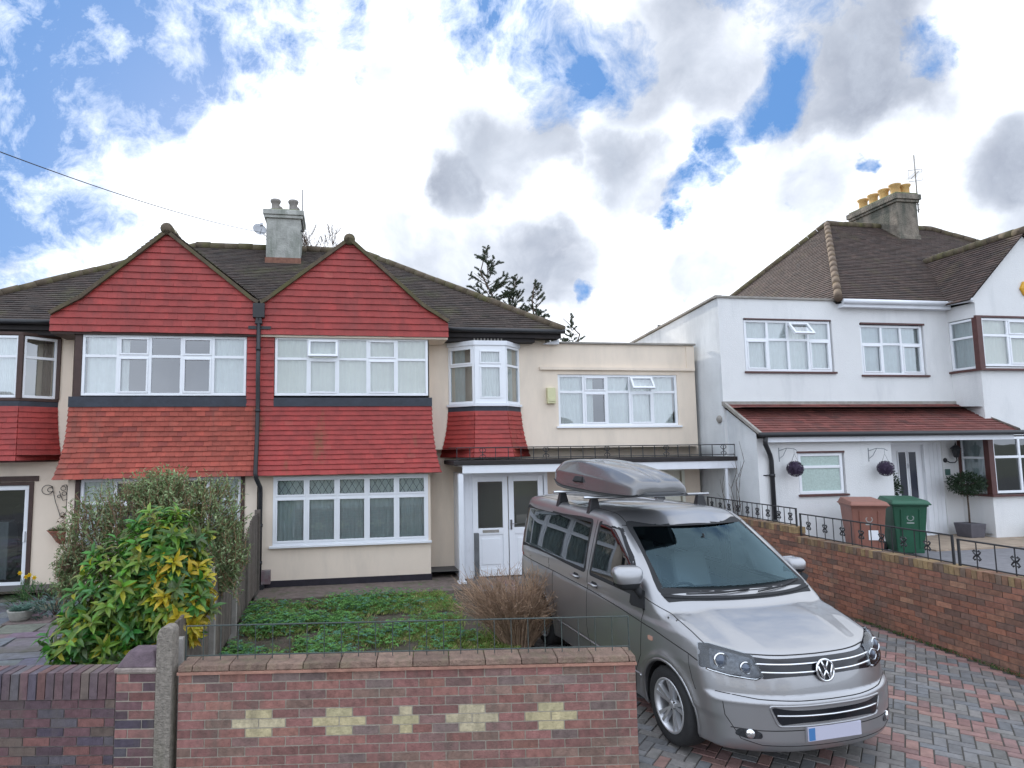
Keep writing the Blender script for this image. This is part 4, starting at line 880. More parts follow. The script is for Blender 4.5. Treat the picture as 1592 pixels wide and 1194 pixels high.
# concrete post
g=MB(Matrix.Translation((-2.44,5.68,0))); pr=[(-.068,-.2),(.068,-.2),(.068,1.12),(.055,1.15),(.03,1.165),(-.02,1.165),(-.05,1.14),(-.068,1.09)]
g.prism([(x,-.07,z) for x,z in pr],(0,.14,0)); g.build('concrete_post',mat('pebbly_concrete',(.25,.22,.185),.95,var=.3,vscale=26,bump=1,bscale=70,dist=.02,stain=((.15,.14,.09),4,.5,.7,.6)),None,cat='post',lab='tall round topped concrete gate post between brick pier and patterned wall',bevel=.008)
# brick pier
pp=thing('brick_pier','square brick pier with pyramid cap beside the concrete post','pier',Matrix.Translation((-2.84,5.62,0)))
g=MB(); R=random.Random(12)
for r in range(12):
    z=.79-.0745*(r+1); course(g,R,z,.0745,[0,.225,.335] if r%2 else [0,.11,.335],-.006,.335,BL+BR)
g.build('brickwork',M['brick'],pp); g=MB(); g.box(.004,.331,0,.33,-.3,.79); g.build('mortar',M['mortar'],pp)
g=MB(); c0=[(-.015,-.02,.792),(.345,-.02,.792),(.345,.34,.792),(-.015,.34,.792)]; g.hexa(c0+[(x,y,.835) for x,y,_ in c0],(.30,.25,.22)); g.hexa([(-.005,-.01,.835),(.335,-.01,.835),(.335,.33,.835),(-.005,.33,.835),(.06,.08,.95),(.27,.08,.95),(.27,.25,.95),(.06,.25,.95)],(.12,.085,.10)); g.build('cap',M['brick'],pp,bevel=.012)
# left wall with soldier coping
lw=thing('low_garden_wall','dark purple brick wall with upright soldier course, left of the pier','wall',Matrix.Translation((-6.3,5.62,0)))
g=MB(); R=random.Random(13); WL2=3.46
for r in range(9): course(g,R,.585-.0745*(r+1),.0745,joints(0,WL2,(r%2)*.1125),-.004,.21,BL)
n=int(WL2/.073)
for i in range(n):
    a=WL2*i/n; b=WL2*(i+1)/n; c=pick(R,BL); c=tuple(q*.9+.02 for q in c); e=R.uniform(-.004,.004)
    g.hexa([(a+.004,-.014+e,.59),(b-.004,-.014+e,.59),(b-.004,.22,.59),(a+.004,.22,.59),(a+.006,-.008+e,.80+e),(b-.006,-.008+e,.80+e),(b-.006,.21,.80),(a+.006,.21,.80)],c)
g.build('brickwork',M['brick'],lw); g=MB(); g.box(0,WL2,.004,.20,-.3,.785); g.build('mortar',M['mortard'],lw)
# right retaining wall: face looks toward -u
RWM=HM@Matrix.Translation((5.98,0,0))@Matrix.Rotation(math.radians(-90),4,'Z')   # x = -w, y = +u, z up
rw=thing('retaining_wall','long weathered red brown brick wall with stepped top, right of the van','wall',RWM)
g=MB(); R=random.Random(14)
def edge(z,h,a,b):   # brick on edge coping
    n=int((b-a)/.075)
    for i in range(n):
        p=a+(b-a)*i/n; q=a+(b-a)*(i+1)/n; c=pick(R,[((.25,.165,.09),4),((.22,.12,.075),4),((.29,.20,.10),2),((.16,.11,.08),3)]); e=R.uniform(-.004,.004)
        g.box(p+.004,q-.004,-.008+e,.215,z,z+h+e,c)
for r in range(15):
    z=.935-.074*(r+1); course(g,R,z,.074,joints(-.2,9.2,(r%2)*.1125),-.005,.21,BW,j=.004)
course(g,R,.935,.074,joints(-.2,2.88,0),-.005,.21,BW,j=.004); course(g,R,1.009,.074,joints(-.2,2.88,.1125),-.005,.21,BW,j=.004)
edge(1.085,.105,-.2,2.88); edge(.94,.105,2.885,9.2)
g.build('brickwork',M['brick'],rw); g=MB(); g.box(-.2,9.2,.004,.205,-.3,.938); g.box(-.2,2.87,.004,.205,.938,1.08); g.build('mortar',M['mortard'],rw)
# scrolled railings on the retaining wall
def railing(a,b,z0,z1,lab,n):
    t=thing('iron_railing',lab,'railing',RWM,'scrolled black railings along the retaining wall')
    f=MB(); y=.11; f.tube([(a,y,z1),(b,y,z1)],.011,6); f.tube([(a,y,z0+.02),(b,y,z0+.02)],.009,6)
    for x in (a,b): f.box(x-.012,x+.012,y-.012,y+.012,z0-.06,z1+.01)
    f.build('frame',M['iron'],t)
    for i in range(1,n): f=MB(); x=a+(b-a)*i/n; f.tube([(x,y,z0),(x,y,z1)],.0075,5); f.build('bar',M['iron'],t)
    for i in range(1,n,2):
        f=MB()
        x=a+(b-a)*i/n; zm=(z0+z1)/2
        for sx in (1,-1):
            for sz in (1,-1):
                f.tube([(x,y,zm),(x+sx*.03,y,zm+sz*.015),(x+sx*.05,y,zm+sz*.045),(x+sx*.03,y,zm+sz*.062),(x+sx*.02,y,zm+sz*.045)],.010,5)
        f.box(x-.015,x+.015,y-.015,y+.015,zm-.01,zm+.01)
        f.build('scrollwork',M['iron'],t)
railing(.05,2.80,1.20,1.50,'scrolled black railing on the highest, farthest step of the retaining wall',18)
railing(2.90,5.72,1.05,1.42,'scrolled black railing in front of the brown and green bins',15)
railing(5.80,9.1,1.05,1.38,'nearest scrolled black railing, running off the right edge',14)
# ---------------------------------------------------------------- timber fence on the party line
FM=HM@Matrix.Translation((-3.30,0,0))@Matrix.Rotation(math.radians(-90),4,'Z')  # x=-w, y=+u
ft=thing('timber_fence','weathered grey brown board fence with dipping top between the two front gardens','fence',FM)
Mfence=mat('weathered_fence',(1,1,1),.95,attr=True,var=.3,vscale=11,bump=.8,bscale=45,stain=((.09,.085,.07),5,.45,.65,.5))
tp=[(.3,1.47),(.95,1.45),(1.3,1.36),(1.7,1.22),(2.3,1.13),(3.2,1.08),(4.5,1.06),(6.4,1.03)]
for (a,b) in ((.35,1.75),(1.85,3.1),(3.2,4.75),(4.85,6.35)):
    g=MB(); x=a; R=random.Random(int(a*10))
    while x<b-.03:
        h_=interp(tp,x); f=R.uniform(.7,1.25); g.box(x,x+.092,-.012+R.uniform(-.004,.004),.012,.05,h_+R.uniform(-.012,.012),(.14*f,.115*f,.095*f)); x+=.097
    for z in (.25,.8): g.box(a,b,-.05,-.013,z,z+.06,(.12,.10,.085))
    g.build('panel',Mfence,ft)
for x in (.30,1.80,3.15,4.80,6.40):
    g=MB(); h_=interp(tp,x)+.05 if x<1 else interp(tp,x)-.02
    if x in(.30,1.80): g.box(x-.045,x+.045,-.05,.05,-.1,h_,(.12,.10,.085)); g.build('post',Mfence,ft,bevel=.006)
    else: g.box(x-.045,x+.045,-.03,.075,-.1,h_-.12); g.build('post',M['conc'],ft,bevel=.008,lab='grey concrete fence post')
# slim grey post in front of the porch
g=MB(HM); g.box(.80,.89,-.62,-.54,0,.98); g.build('bollard',mat('dark_grey_post',(.12,.125,.13),.7,var=.2,vscale=8),None,cat='post',lab='slim dark grey post standing in front of the white porch doors',bevel=.005)
# ---------------------------------------------------------------- bins
def bin_(u,w_,rot,name,lab,col,seed):
    t=thing('wheelie_bin',lab,'bin',HM@Matrix.Translation((u,w_,.5))@Matrix.Rotation(rot,4,'Z'),'two wheeled bins behind the railing')
    mc=mat(name,col,.5,var=.12,vscale=5,stain=(tuple(q*.55 for q in col),4,.5,.75,.4))
    g=MB(); g.hexa([(-.22,-.24,.06),(.22,-.24,.06),(.24,.26,.06),(-.24,.26,.06),(-.285,-.34,.96),(.285,-.34,.96),(.285,.36,.96),(-.285,.36,.96)])
    g.box(-.30,.30,-.365,.37,.93,.985); 
    for x in (-.15,.15): g.hexa([(x-.015,-.262,.15),(x+.015,-.262,.15),(x+.015,-.2,.15),(x-.015,-.2,.15),(x-.015,-.352,.88),(x+.015,-.352,.88),(x+.015,-.3,.88),(x-.015,-.3,.88)])
    g.build('body',mc,t,bevel=.02)
    g=MB(); g.hexa([(-.32,-.42,.99),(.32,-.42,.99),(.31,.38,.99),(-.31,.38,.99),(-.29,-.36,1.045),(.29,-.36,1.045),(.27,.34,1.085),(-.27,.34,1.085)]); g.box(-.325,.325,-.425,.39,.965,.992); g.build('lid',mc,t,bevel=.015)
    g=MB(); g.smooth=True; g.tube([(-.27,.36,.93),(-.26,.44,.95),(.26,.44,.95),(.27,.36,.93)],.018,8); g.build('handle',mc,t)
    for x in (-.25,.25):
        g=MB(); g.smooth=True; g.lathe([(.0,-.025),(.085,-.025),(.10,-.015),(.10,.015),(.085,.025),(.0,.025)],(x,.30,.10),'x',18,caps=False); g.build('wheel',M['black'],t)
    mw=mat(name+'_print',(.36,.40,.38),.6)
    g=MB(); zc=.72; yy=lambda z:-.24-(z-.06)/.9*.10-.004
    for k in range(14):
        a0,a1=2*math.pi*k/14,2*math.pi*(k+.62)/14
        g.poly([(.06*math.cos(a0),yy(zc),zc+.06*math.sin(a0)),(.06*math.cos(a1),yy(zc),zc+.06*math.sin(a1)),(.042*math.cos(a1),yy(zc),zc+.042*math.sin(a1)),(.042*math.cos(a0),yy(zc),zc+.042*math.sin(a0))])
    g.poly([(-.06,yy(.62),.615),(.06,yy(.62),.615),(.06,yy(.635),.635),(-.06,yy(.635),.635)])
    g.build('printed_emblem',mw,t)
    if seed==1: g=MB(); g.poly([(-.02,yy(.42)-.002,.34),(.16,yy(.42)-.002,.34),(.16,yy(.55)-.004,.52),(-.02,yy(.55)-.004,.52)]); g.build('sticker',M['upvc'],t)
bin_(8.0,-2.15,math.radians(-25),'brown_bin_plastic','brown wheeled bin behind the railing, left of the green one',(.25,.105,.075),1)
bin_(8.88,-2.15,math.radians(-25),'green_bin_plastic','dark green wheeled bin behind the railing',(.012,.085,.045),2)
# ---------------------------------------------------------------- vegetation
def oval(g,p,d,up,L,W,col,fold=.22,droop=.22):
    d=d.normalized(); s=d.cross(up)
    if s.length<1e-3: s=d.orthogonal()
    s.normalize(); n=s.cross(d); m1=p+d*L*.28+n*L*.03; m2=p+d*L*.66-n*L*.04; e=p+d*L-n*L*droop
    v=[g.V(q) for q in (p,m1,m2,e,m1+s*W*.46+n*W*fold,m2+s*W*.42+n*W*fold,m1-s*W*.46+n*W*fold,m2-s*W*.42+n*W*fold)]
    g.face([v[0],v[1],v[4]],col); g.face([v[1],v[2],v[5],v[4]],col); g.face([v[2],v[3],v[5]],col); g.face([v[0],v[6],v[1]],col); g.face([v[6],v[7],v[2],v[1]],col); g.face([v[7],v[3],v[2]],col)
def leaf(g,p,d,up,L,W,col,fold=.25,droop=.15):
    d=d.normalized(); s=d.cross(up); 
    if s.length<1e-3: s=d.orthogonal()
    s.normalize(); n=s.cross(d)
    a=p; m=p+d*L*.45; e=p+d*L-n*L*droop
    v=[g.V(a),g.V(m+s*W*.5+n*W*fold),g.V(e),g.V(m-s*W*.5+n*W*fold),g.V(m-n*.0)]
    g.face([v[0],v[4],v[1]],col); g.face([v[4],v[2],v[1]],col); g.face([v[0],v[3],v[4]],col); g.face([v[3],v[2],v[4]],col)
def rv(R): 
    v=Vector((R.gauss(0,1),R.gauss(0,1),R.gauss(0,1))); return v.normalized()
Mleaf=mat('leaf',(1,1,1),.42,attr=True,var=.2,vscale=25); Mleaf2=mat('matt_leaf',(1,1,1),.7,attr=True,var=.2,vscale=25); Mbark=mat('bark',(.085,.06,.045),.95,var=.3,vscale=20,bump=.5); Mtwig=mat('red_brown_twig',(.34,.23,.155),.9,var=.3,vscale=15,attr=True)
for m_ in (Mleaf,Mleaf2):   # thin leaves let light through
    t=m_.node_tree; p_=t.nodes['Principled BSDF']; o_=t.nodes['Material Output']; tl=t.nodes.new('ShaderNodeBsdfTranslucent'); mx=t.nodes.new('ShaderNodeMixShader'); mx.inputs[0].default_value=.25
    src=p_.inputs['Base Color'].links[0].from_socket; t.links.new(src,tl.inputs[0]); t.links.new(p_.outputs[0],mx.inputs[1]); t.links.new(tl.outputs[0],mx.inputs[2]); t.links.new(mx.outputs[0],o_.inputs[0])
# laurel
lt=thing('laurel_shrub','large glossy green laurel with yellow leaves on its right side, behind the left brick wall','shrub',Matrix.Translation((-3.25,7.0,0)))
g=MB(); st=MB(); R=random.Random(21)
lobes=[((-.15,0,1.05),(.66,.52,.72)),((.18,.0,1.55),(.44,.42,.50)),((.36,-.05,1.12),(.38,.42,.48)),((-.40,-.1,.75),(.50,.5,.42)),((-.12,-.1,.55),(.48,.45,.32))]
for i in range(980):
    c,r=R.choice(lobes); v=rv(R); rad=R.uniform(.55,1.02) if R.random()<.85 else R.uniform(.2,.6)
    p=Vector(c)+Vector((v.x*r[0],v.y*r[1],v.z*r[2]))*rad
    if p.z<.2: continue
    d=(v*.7+Vector((0,-.15,.55))+rv(R)*.35).normalized()
    yel=1.0*max(0,1-((Vector((p.x-.50,(p.z-1.02)*.62,0)).length)/.44)) if p.x>-.1 and p.z<1.7 else 0
    isy=R.random()<yel*1.25 and R.random()<.75; 
    base=(R.uniform(.05,.10),R.uniform(.13,.21),R.uniform(.02,.045)) if R.random()<.6 else (.17,.27,.04)
    st.tube([p-d*.16,p],[.004,.003],4)
    nl=R.randint(7,11)
    for k_ in range(nl):
        ang=k_*2.4+R.uniform(-.3,.3); s_=d.orthogonal().normalized(); s_.rotate(Matrix.Rotation(ang,3,d)); q=k_/nl
        ld=(d*(.25+.75*q)+s_*(1.1-.6*q)+Vector((0,0,-.38))).normalized()
        col=(R.uniform(.40,.55),R.uniform(.34,.43),.03) if isy else tuple(x*R.uniform(.75,1.35) for x in base)
        if not isy and R.random()<.03: col=(.4,.38,.03)
        oval(g,p-d*.05*(1-q),ld,d,R.uniform(.11,.175),R.uniform(.042,.058),col)
g.build('foliage',Mleaf,lt)
for i in range(16):
    v=rv(R); e=Vector((v.x*.6,v.y*.4,R.uniform(.8,1.6))); st.tube([(v.x*.1,v.y*.1,0),(v.x*.22,v.y*.2,.4),e*.75+Vector((0,0,.1)),e],[.022,.018,.011,.006],6)
st.build('stem',Mbark,lt)
# grey green shrub
gt=thing('grey_leaved_shrub','tall loose shrub with small grey green leaves and brown twigs behind the laurel','shrub',Matrix.Translation((-3.95,8.5,0)))
g=MB(); st=MB(); R=random.Random(22)
lob=[((-.75,0,1.55),(.42,.4,.60)),((-.25,.1,1.85),(.55,.5,.52)),((.35,0,1.95),(.50,.5,.48)),((.85,0,1.85),(.42,.4,.52)),((.15,-.1,1.3),(1.0,.5,.6)),((-.95,0,1.15),(.25,.3,.35)),((.1,0,2.15),(.42,.3,.28)),((1.05,0,1.35),(.25,.3,.45))]
for i in range(2200):
    c,r=R.choice(lob); v=rv(R); rad=R.uniform(.5,1.05); p=Vector(c)+Vector((v.x*r[0],v.y*r[1],v.z*r[2]))*rad
    if p.z<.5: continue
    d=(v*.5+Vector((0,0,.9))+rv(R)*.5).normalized(); a0=p-d*R.uniform(.15,.28); br=R.random()<.12 and p.x<.1 and p.z<2.1
    st.tube([a0,p+d*.03],[.004,.0022],3,(.8,.7,.6))
    for k_ in range(R.randint(9,15)):
        q=R.random(); s_=rv(R); ld=(d*.5+s_).normalized(); f=R.uniform(.7,1.35)
        col=(.13*f,.085*f,.05*f) if br else ((.19*f,.26*f,.11*f) if R.random()<.7 else (.28*f,.34*f,.18*f))
        leaf(g,a0.lerp(p+d*.04,q),ld,d,R.uniform(.045,.075),R.uniform(.017,.025),col)
for i in range(26):
    v=rv(R); e=Vector((v.x*1.0,v.y*.45,R.uniform(1.4,2.2))); st.tube([(v.x*.12,v.y*.1,0),(v.x*.35,v.y*.2,.6),e*.8+Vector((0,0,.15)),e],[.018,.014,.008,.004],5,(.55,.5,.45))
g.build('foliage',Mleaf2,gt); st.build('branch',Mtwig,gt)
# bare twiggy bush
bt=thing('twiggy_bush','bare red brown twiggy bush between lawn and van','shrub',Matrix.Translation((.86,8.95,0)))
g=MB(); R=random.Random(23)
for i in range(780):
    a=R.uniform(0,6.283); sp=R.uniform(.1,1)**.6; r0=R.uniform(0,.22); b0=Vector((r0*math.cos(a),r0*math.sin(a),0)); h_=R.uniform(.62,1.06)*(1-.22*sp)
    e=Vector((math.cos(a)*sp*.88,math.sin(a)*sp*.62,h_)); m_=b0.lerp(e,.5)+Vector((0,0,.08))+rv(R)*.04; f=R.uniform(.6,1.5); c=(f,f,f)
    g.tube([b0,m_,e],[.0045,.0035,.002],3,c,caps=False)
    for k_ in range(5):
        q=R.uniform(.35,1); p=b0.lerp(m_,q*2) if q<.5 else m_.lerp(e,q*2-1); t=(e-b0).normalized()*.8+rv(R)*.8; L_=R.uniform(.06,.17)
        g.tube([p,p+t*L_*.6,p+t*L_+rv(R)*.015],[.0028,.002,.0013],3,c,caps=False)
g.build('branch',Mtwig,bt)
g=MB()
for i in range(420):
    a=R.uniform(0,6.283); rr=R.uniform(.15,.6); p=Vector((rr*math.cos(a),rr*math.sin(a)*.85,R.uniform(.15,.9))); f=R.uniform(.6,1.3); leaf(g,p,rv(R),Vector((0,0,1)),.018,.010,(.22*f,.14*f,.06*f))
g.build('dead_leaf',Mleaf2,bt)
# weedy lawn
g=MB(HM); R=random.Random(24)
def dens(x,y): return noise.noise(Vector((x*1.3,y*1.3,3)))+.35*noise.noise(Vector((x*4,y*4,1)))
cnt=0
while cnt<17000:
    x,y=R.uniform(-3.22,.62),R.uniform(-5.6,-.98)
    if x>.05+(-y-1)*.13: continue
    dd=dens(x,y)
    edge_=min(1,(-.98-y)/.5)
    if R.random()>(.5+dd*1.7)*edge_+.04: continue
    cnt+=1; a=R.uniform(0,6.28); f=R.uniform(.6,1.4)
    if R.random()<.33 and x<-.9+R.uniform(-.7,1.2):   # broad weeds
        p=Vector((x,y,.0)); col=(.11*f,.26*f,.06*f) if R.random()<.75 else (.09*f,.22*f,.14*f)
        h_=R.uniform(.02,.13)*(1.2 if dd>0 else .7)
        for k_ in range(4):
            aa=a+k_*1.6; leaf(g,p+Vector((0,0,h_)),Vector((math.cos(aa),math.sin(aa),R.uniform(-.1,.5))),Vector((0,0,1)),R.uniform(.03,.065),R.uniform(.018,.036),col)
    else:
        for k_ in range(3):
            aa=a+R.uniform(-1,1)*2; p=Vector((x+R.uniform(-.03,.03),y+R.uniform(-.03,.03),0)); L_=R.uniform(.03,.09); t=Vector((math.cos(aa)*.6,math.sin(aa)*.6,1)).normalized(); s_=Vector((-math.sin(aa),math.cos(aa),0))*.004; col=(.19*f,.29*f,.06*f) if R.random()<.72 else (.38*f,.32*f,.14*f)
            g.poly([p-s_,p+s_,p+t*L_*.6+s_*.7,p+t*L_+Vector((math.cos(aa),math.sin(aa),-.2))*L_*.2],col)
g.build('lawn_weeds',Mleaf2,kind='stuff',lab='weedy green lawn')
# moss and tufts at the foot of the retaining wall
g=MB(HM); R=random.Random(25)
for i in range(420):
    y=R.choice([-5.0,-5.6,-6.3,-4.4])+R.gauss(0,.17); x=5.95-abs(R.gauss(0,.035)); a=R.uniform(0,6.28); f=R.uniform(.6,1.3)
    leaf(g,Vector((x,y,dz(y)+R.uniform(0,.02))),Vector((math.cos(a),math.sin(a),1.2)),Vector((0,0,1)),R.uniform(.02,.06),.012,(.045*f,.10*f,.02*f))
g.build('wall_foot_weeds',Mleaf2,kind='stuff',lab='green weeds along the foot of the retaining wall')
# left border: leafy clumps, daffodils, pot
def clump(u,w_,r,h_,n,cols,lab,cat,group,seed,L_=(.08,.16),W_=.02,spread=.8,name='border_plant'):
    t=thing(name,lab,cat,HM@Matrix.Translation((u,w_,0)),group); g=MB(); R=random.Random(seed)
    for i in range(n):
        a=R.uniform(0,6.28); rr=r*math.sqrt(R.random()); f=R.uniform(.7,1.3); c=R.choice(cols); z=R.uniform(0,h_)*(1-.5*rr/r)
        leaf(g,Vector((rr*math.cos(a),rr*math.sin(a),z)),Vector((math.cos(a)*spread,math.sin(a)*spread,R.uniform(.1,1))),Vector((0,0,1)),R.uniform(*L_),W_*R.uniform(.7,1.3),tuple(q*f for q in c))
    g.build('foliage',Mleaf2,t); st=MB()
    for i in range(10): a=R.uniform(0,6.28); st.tube([(0,0,0),(r*.5*math.cos(a),r*.5*math.sin(a),h_*.7)],[.008,.004],5)
    st.build('stem',Mbark,t); return t
gc=[(.05,.12,.03),(.09,.16,.05),(.04,.09,.03)]
clump(-8.55,-.35,.5,.55,420,gc,'leafy clump at the left edge under the glazed door','plant','leafy border clumps by the cream wall',31)
clump(-7.95,-.75,.42,.42,320,[(.07,.13,.035),(.12,.16,.05)],'yellowish green clump in front of the glazed door','plant','leafy border clumps by the cream wall',32)
clump(-6.9,-.55,.45,.45,380,gc,'leafy clump beside the stone pot, left of the laurel','plant','leafy border clumps by the cream wall',33)
clump(-6.35,-1.3,.4,.35,260,[(.12,.20,.17),(.09,.15,.12)],'blue green leaved clump beside the stone pot','plant','leafy border clumps by the cream wall',34,(.10,.2),.03)
dt=thing('daffodils','two yellow daffodils with upright leaves by the glazed door','flower',HM@Matrix.Translation((-7.32,-.05,0)))
g=MB(); fl=MB(); R=random.Random(35)
for i in range(22): a=R.uniform(0,6.28); g.tube([(R.uniform(-.1,.1),R.uniform(-.05,.05),0),(R.uniform(-.14,.14),R.uniform(-.05,.05),R.uniform(.3,.42))],[.008,.003],4,(.06,.15,.05))
for cx_,cz_ in ((-.1,.50),(.06,.46),(.0,.43),(.14,.41)):
    g.tube([(cx_*.4,0,0),(cx_,-.03,cz_)],.004,4,(.08,.16,.05))
    for k_ in range(6): a=k_*math.pi/3; leaf(fl,Vector((cx_,-.04,cz_)),Vector((math.cos(a),-.25,math.sin(a))),Vector((0,-1,0)),.048,.03,(.75,.58,.02))
    fl.lathe([(.010,0),(.016,-.03),(.02,-.04)],(cx_,-.04,cz_),'y',8,(.75,.45,.01),caps=False)
g.build('leaves',Mleaf2,dt); fl.build('flower_head',Mleaf2,dt)
pt_=thing('stone_pot','small pale stone pot with blue green leaves on the left garden paving','plant pot',HM@Matrix.Translation((-6.75,-1.55,0)))
g=MB(); g.smooth=True; g.lathe([(.10,0),(.15,.05),(.18,.16),(.19,.18),(.16,.18),(.14,.12)],n=20); g.build('pot',mat('pale_stone',(.34,.33,.30),.9,var=.2,vscale=8,bump=.5),pt_)
g=MB(); R=random.Random(36)
for i in range(120): a=R.uniform(0,6.28); leaf(g,Vector((R.uniform(-.1,.1),R.uniform(-.1,.1),.15)),Vector((math.cos(a),math.sin(a),R.uniform(.2,1))),Vector((0,0,1)),R.uniform(.1,.22),.03,(.11,.20,.16))
g.build('foliage',Mleaf2,pt_)
# planter greenery
g=MB(); R=random.Random(37)
for i in range(260): a=R.uniform(0,6.28); leaf(g,Vector((R.uniform(-.24,.24),R.uniform(-.2,.2),.22+R.uniform(0,.06))),Vector((math.cos(a),math.sin(a),R.uniform(.0,1))),Vector((0,0,1)),R.uniform(.04,.09),.02,(.07,.12,.04))
g.build('foliage',Mleaf2,pl)
# clipped bay trees in pots
def bay(u,w_,z,hs,r,lab,box=True,seed=1,flat=.7):
    t=thing('potted_bay_tree',lab,'potted tree',HM@Matrix.Translation((u,w_,z)),'clipped bay trees by the white front door'); R=random.Random(seed); g=MB()
    for i in range(1500):
        v=rv(R); k_=R.uniform(.45,1.05) if R.random()<.8 else R.uniform(.9,1.18); p=Vector((v.x*r,v.y*r,v.z*r*flat))*k_+Vector((0,0,hs)); f=R.uniform(.5,1.5)
        leaf(g,p,(v+rv(R)*.7),rv(R),R.uniform(.05,.09),.024,(.028*f,.055*f,.025*f))
    g.build('foliage',Mleaf2,t); g=MB(); g.smooth=True; g.tube([(0,0,.2),(.008,0,.6),(0,0,hs)],[.022,.018,.015],8)
    for i in range(8): v=rv(R); g.tube([(0,0,hs-.1),(v.x*r*.7,v.y*r*.7,hs+abs(v.z)*r*.4)],[.010,.004],5)
    g.build('trunk',Mbark,t)
    g=MB(); g.hexa([(-.17,-.17,0),(.17,-.17,0),(.17,.17,0),(-.17,.17,0),(-.205,-.205,.30),(.205,-.205,.30),(.205,.205,.30),(-.205,.205,.30)]); g.build('pot',mat('dark_grey_planter',(.09,.085,.10),.6,var=.15),t,bevel=.012)
bay(11.95,-.72,.53,1.16,.31,'bay tree with mop head in square grey pot, right of the white front door',seed=41)
bay(9.88,-.75,.53,1.10,.24,'bay tree with narrow head half hidden behind the green bin',seed=42,flat=1.5)
clump(13.35,-1.55,.45,.45,500,[(.07,.12,.03),(.11,.14,.05)],'grassy green plant on raised ground under the white bay window','plant',None,43,(.12,.28),.014,.5,'grassy_plant').matrix_world=HM@Matrix.Translation((13.35,-1.55,.5))
# bare climber stems against the flank
g=MB(HM); R=random.Random(44)
for (x0,x1,h_) in ((6.3,6.38,2.7),(6.3,6.42,2.45),(6.25,6.1,1.9),(6.35,6.40,2.3),(6.2,6.0,1.5),(6.28,6.2,2.1),(6.3,6.44,1.9)):
    y=-.75+R.uniform(-.25,.25); P_=[(x0,y,.2)]; 
    for k_ in range(1,7): q=k_/6; P_.append((lerp(x0,x1,q)+R.uniform(-.03,.03),y-q*R.uniform(-.1,.25),.2+(h_-.2)*q))
    g.tube(P_,[.010*(1-.7*i/6) for i in range(7)],5)
    for k_ in range(4):
        p=Vector(P_[R.randint(2,5)]); g.tube([p,p+Vector((R.uniform(-.05,.05),R.uniform(-.25,.25),R.uniform(.1,.35)))],[.004,.002],4)
g.build('bare_climber',Mbark,None,cat='climber',lab='thin bare climber stems against the grey flank wall of the white house')
# trees beyond the roofs
Mcon=mat('conifer_foliage',(1,1,1),.8,attr=True,var=.3,vscale=3)
def conifer(px,py,dist,htop_r,lab,seed,spread=1.0,vis=4.5):
    d=pdir(px,py); P_=Vector((0,0,CAMH))+d*(dist/d.y); base=Vector((P_.x,P_.y,0)); H_=P_.z; R=random.Random(seed)
    t=thing('conifer',lab,'tree',Matrix.Translation(base),'spindly conifers beyond the cream extension'); g=MB(); g.smooth=True
    tr=[(R.uniform(-.04,.04)*q,R.uniform(-.04,.04)*q,H_*q/10) for q in range(11)]; g.tube(tr,[.16*(1-q/10.4)+.01 for q in range(11)],7)
    lf=MB(); z=H_*.35
    def spray(p,dd,L_):
        n=int(L_/.03)+3
        for i in range(n):
            q=p+dd*L_*i/n; 
            for k_ in range(6):
                v=(dd*.5+rv(R)*.75+Vector((0,0,.25))).normalized(); f=R.uniform(.6,1.3); leaf(lf,q+rv(R)*.02,v,rv(R),R.uniform(.06,.12)*(1-.3*i/n),.028,(.045*f,.065*f,.036*f))
    while z<H_:
        q=(H_-z); L_=min(1.6,(.16+q*.36))*R.uniform(.4,1.15)*spread; a=R.uniform(0,6.28); up_=R.uniform(.25,.9); dd=Vector((math.cos(a),math.sin(a),up_)).normalized(); p=Vector((0,0,z))
        e=p+dd*L_; g.tube([p,p.lerp(e,.5)-Vector((0,0,.02)),e],[.02,.014,.006],4); 
        if R.random()<.9:
            spray(p.lerp(e,.35),dd,L_*.7)
            for k_ in range(int(L_*3)): v=(dd+rv(R)*.9).normalized(); s0=p.lerp(e,R.uniform(.4,.95)); g.tube([s0,s0+v*.25],[.006,.003],3); spray(s0,v,.28)
        z+=R.uniform(.035,.085)*(1+q*.06)
    spray(Vector((0,0,H_-.5)),Vector((0,0,1)),.5)
    g.build('trunk',Mbark,t); lf.build('crown',Mcon,t)
conifer(757,386,30,1,'tallest of the thin conifers, nearest the dark roof slope',51,1.25)
conifer(798,430,31,1,'bushy middle conifer between two thin ones above the roof edge',52,1.25)
conifer(832,434,29,1,'thin conifer with upright top, right of the bushy one',53,.95)
conifer(888,492,27,1,'short conifer tip poking up above the flat extension roof',54,.9)
def bare_tree(px,py,dist,lab,seed):
    d=pdir(px,py); P_=Vector((0,0,CAMH))+d*(dist/d.y); H_=P_.z*1.07; R=random.Random(seed); t=thing('bare_tree',lab,'tree',Matrix.Translation((P_.x,P_.y,0))); g=MB(); tw=MB()
    g.smooth=True; g.tube([(0,0,0),(.1,0,H_*.3),(0,.1,H_*.55)],[.3,.22,.14],8)
    def br(p,dd,L_,r,lev):
        e=p+dd*L_; m_=p.lerp(e,.5)+rv(R)*L_*.08; (g if lev<2 else tw).tube([p,m_,e],[max(r,.014),max(r*.8,.012),max(r*.6,.010)],5 if lev<2 else 3,caps=False)
        if lev>=4: return
        for i in range(4 if lev<3 else 5): s0=p.lerp(e,R.uniform(.45,1)); br(s0,(dd+rv(R)*.62+Vector((0,0,.22))).normalized(),L_*R.uniform(.5,.72),r*.5,lev+1)
    for i in range(6): a=i*1.05; br(Vector((0,.1*1,H_*.5)),Vector((math.cos(a)*.7,math.sin(a)*.7,1)).normalized(),H_*.22,.09,0)
    g.build('trunk',Mbark,t); tw.build('twig',Mbark,t)
bare_tree(487,362,42,'bare tree tips behind the roof ridge, right of the left chimney',61)
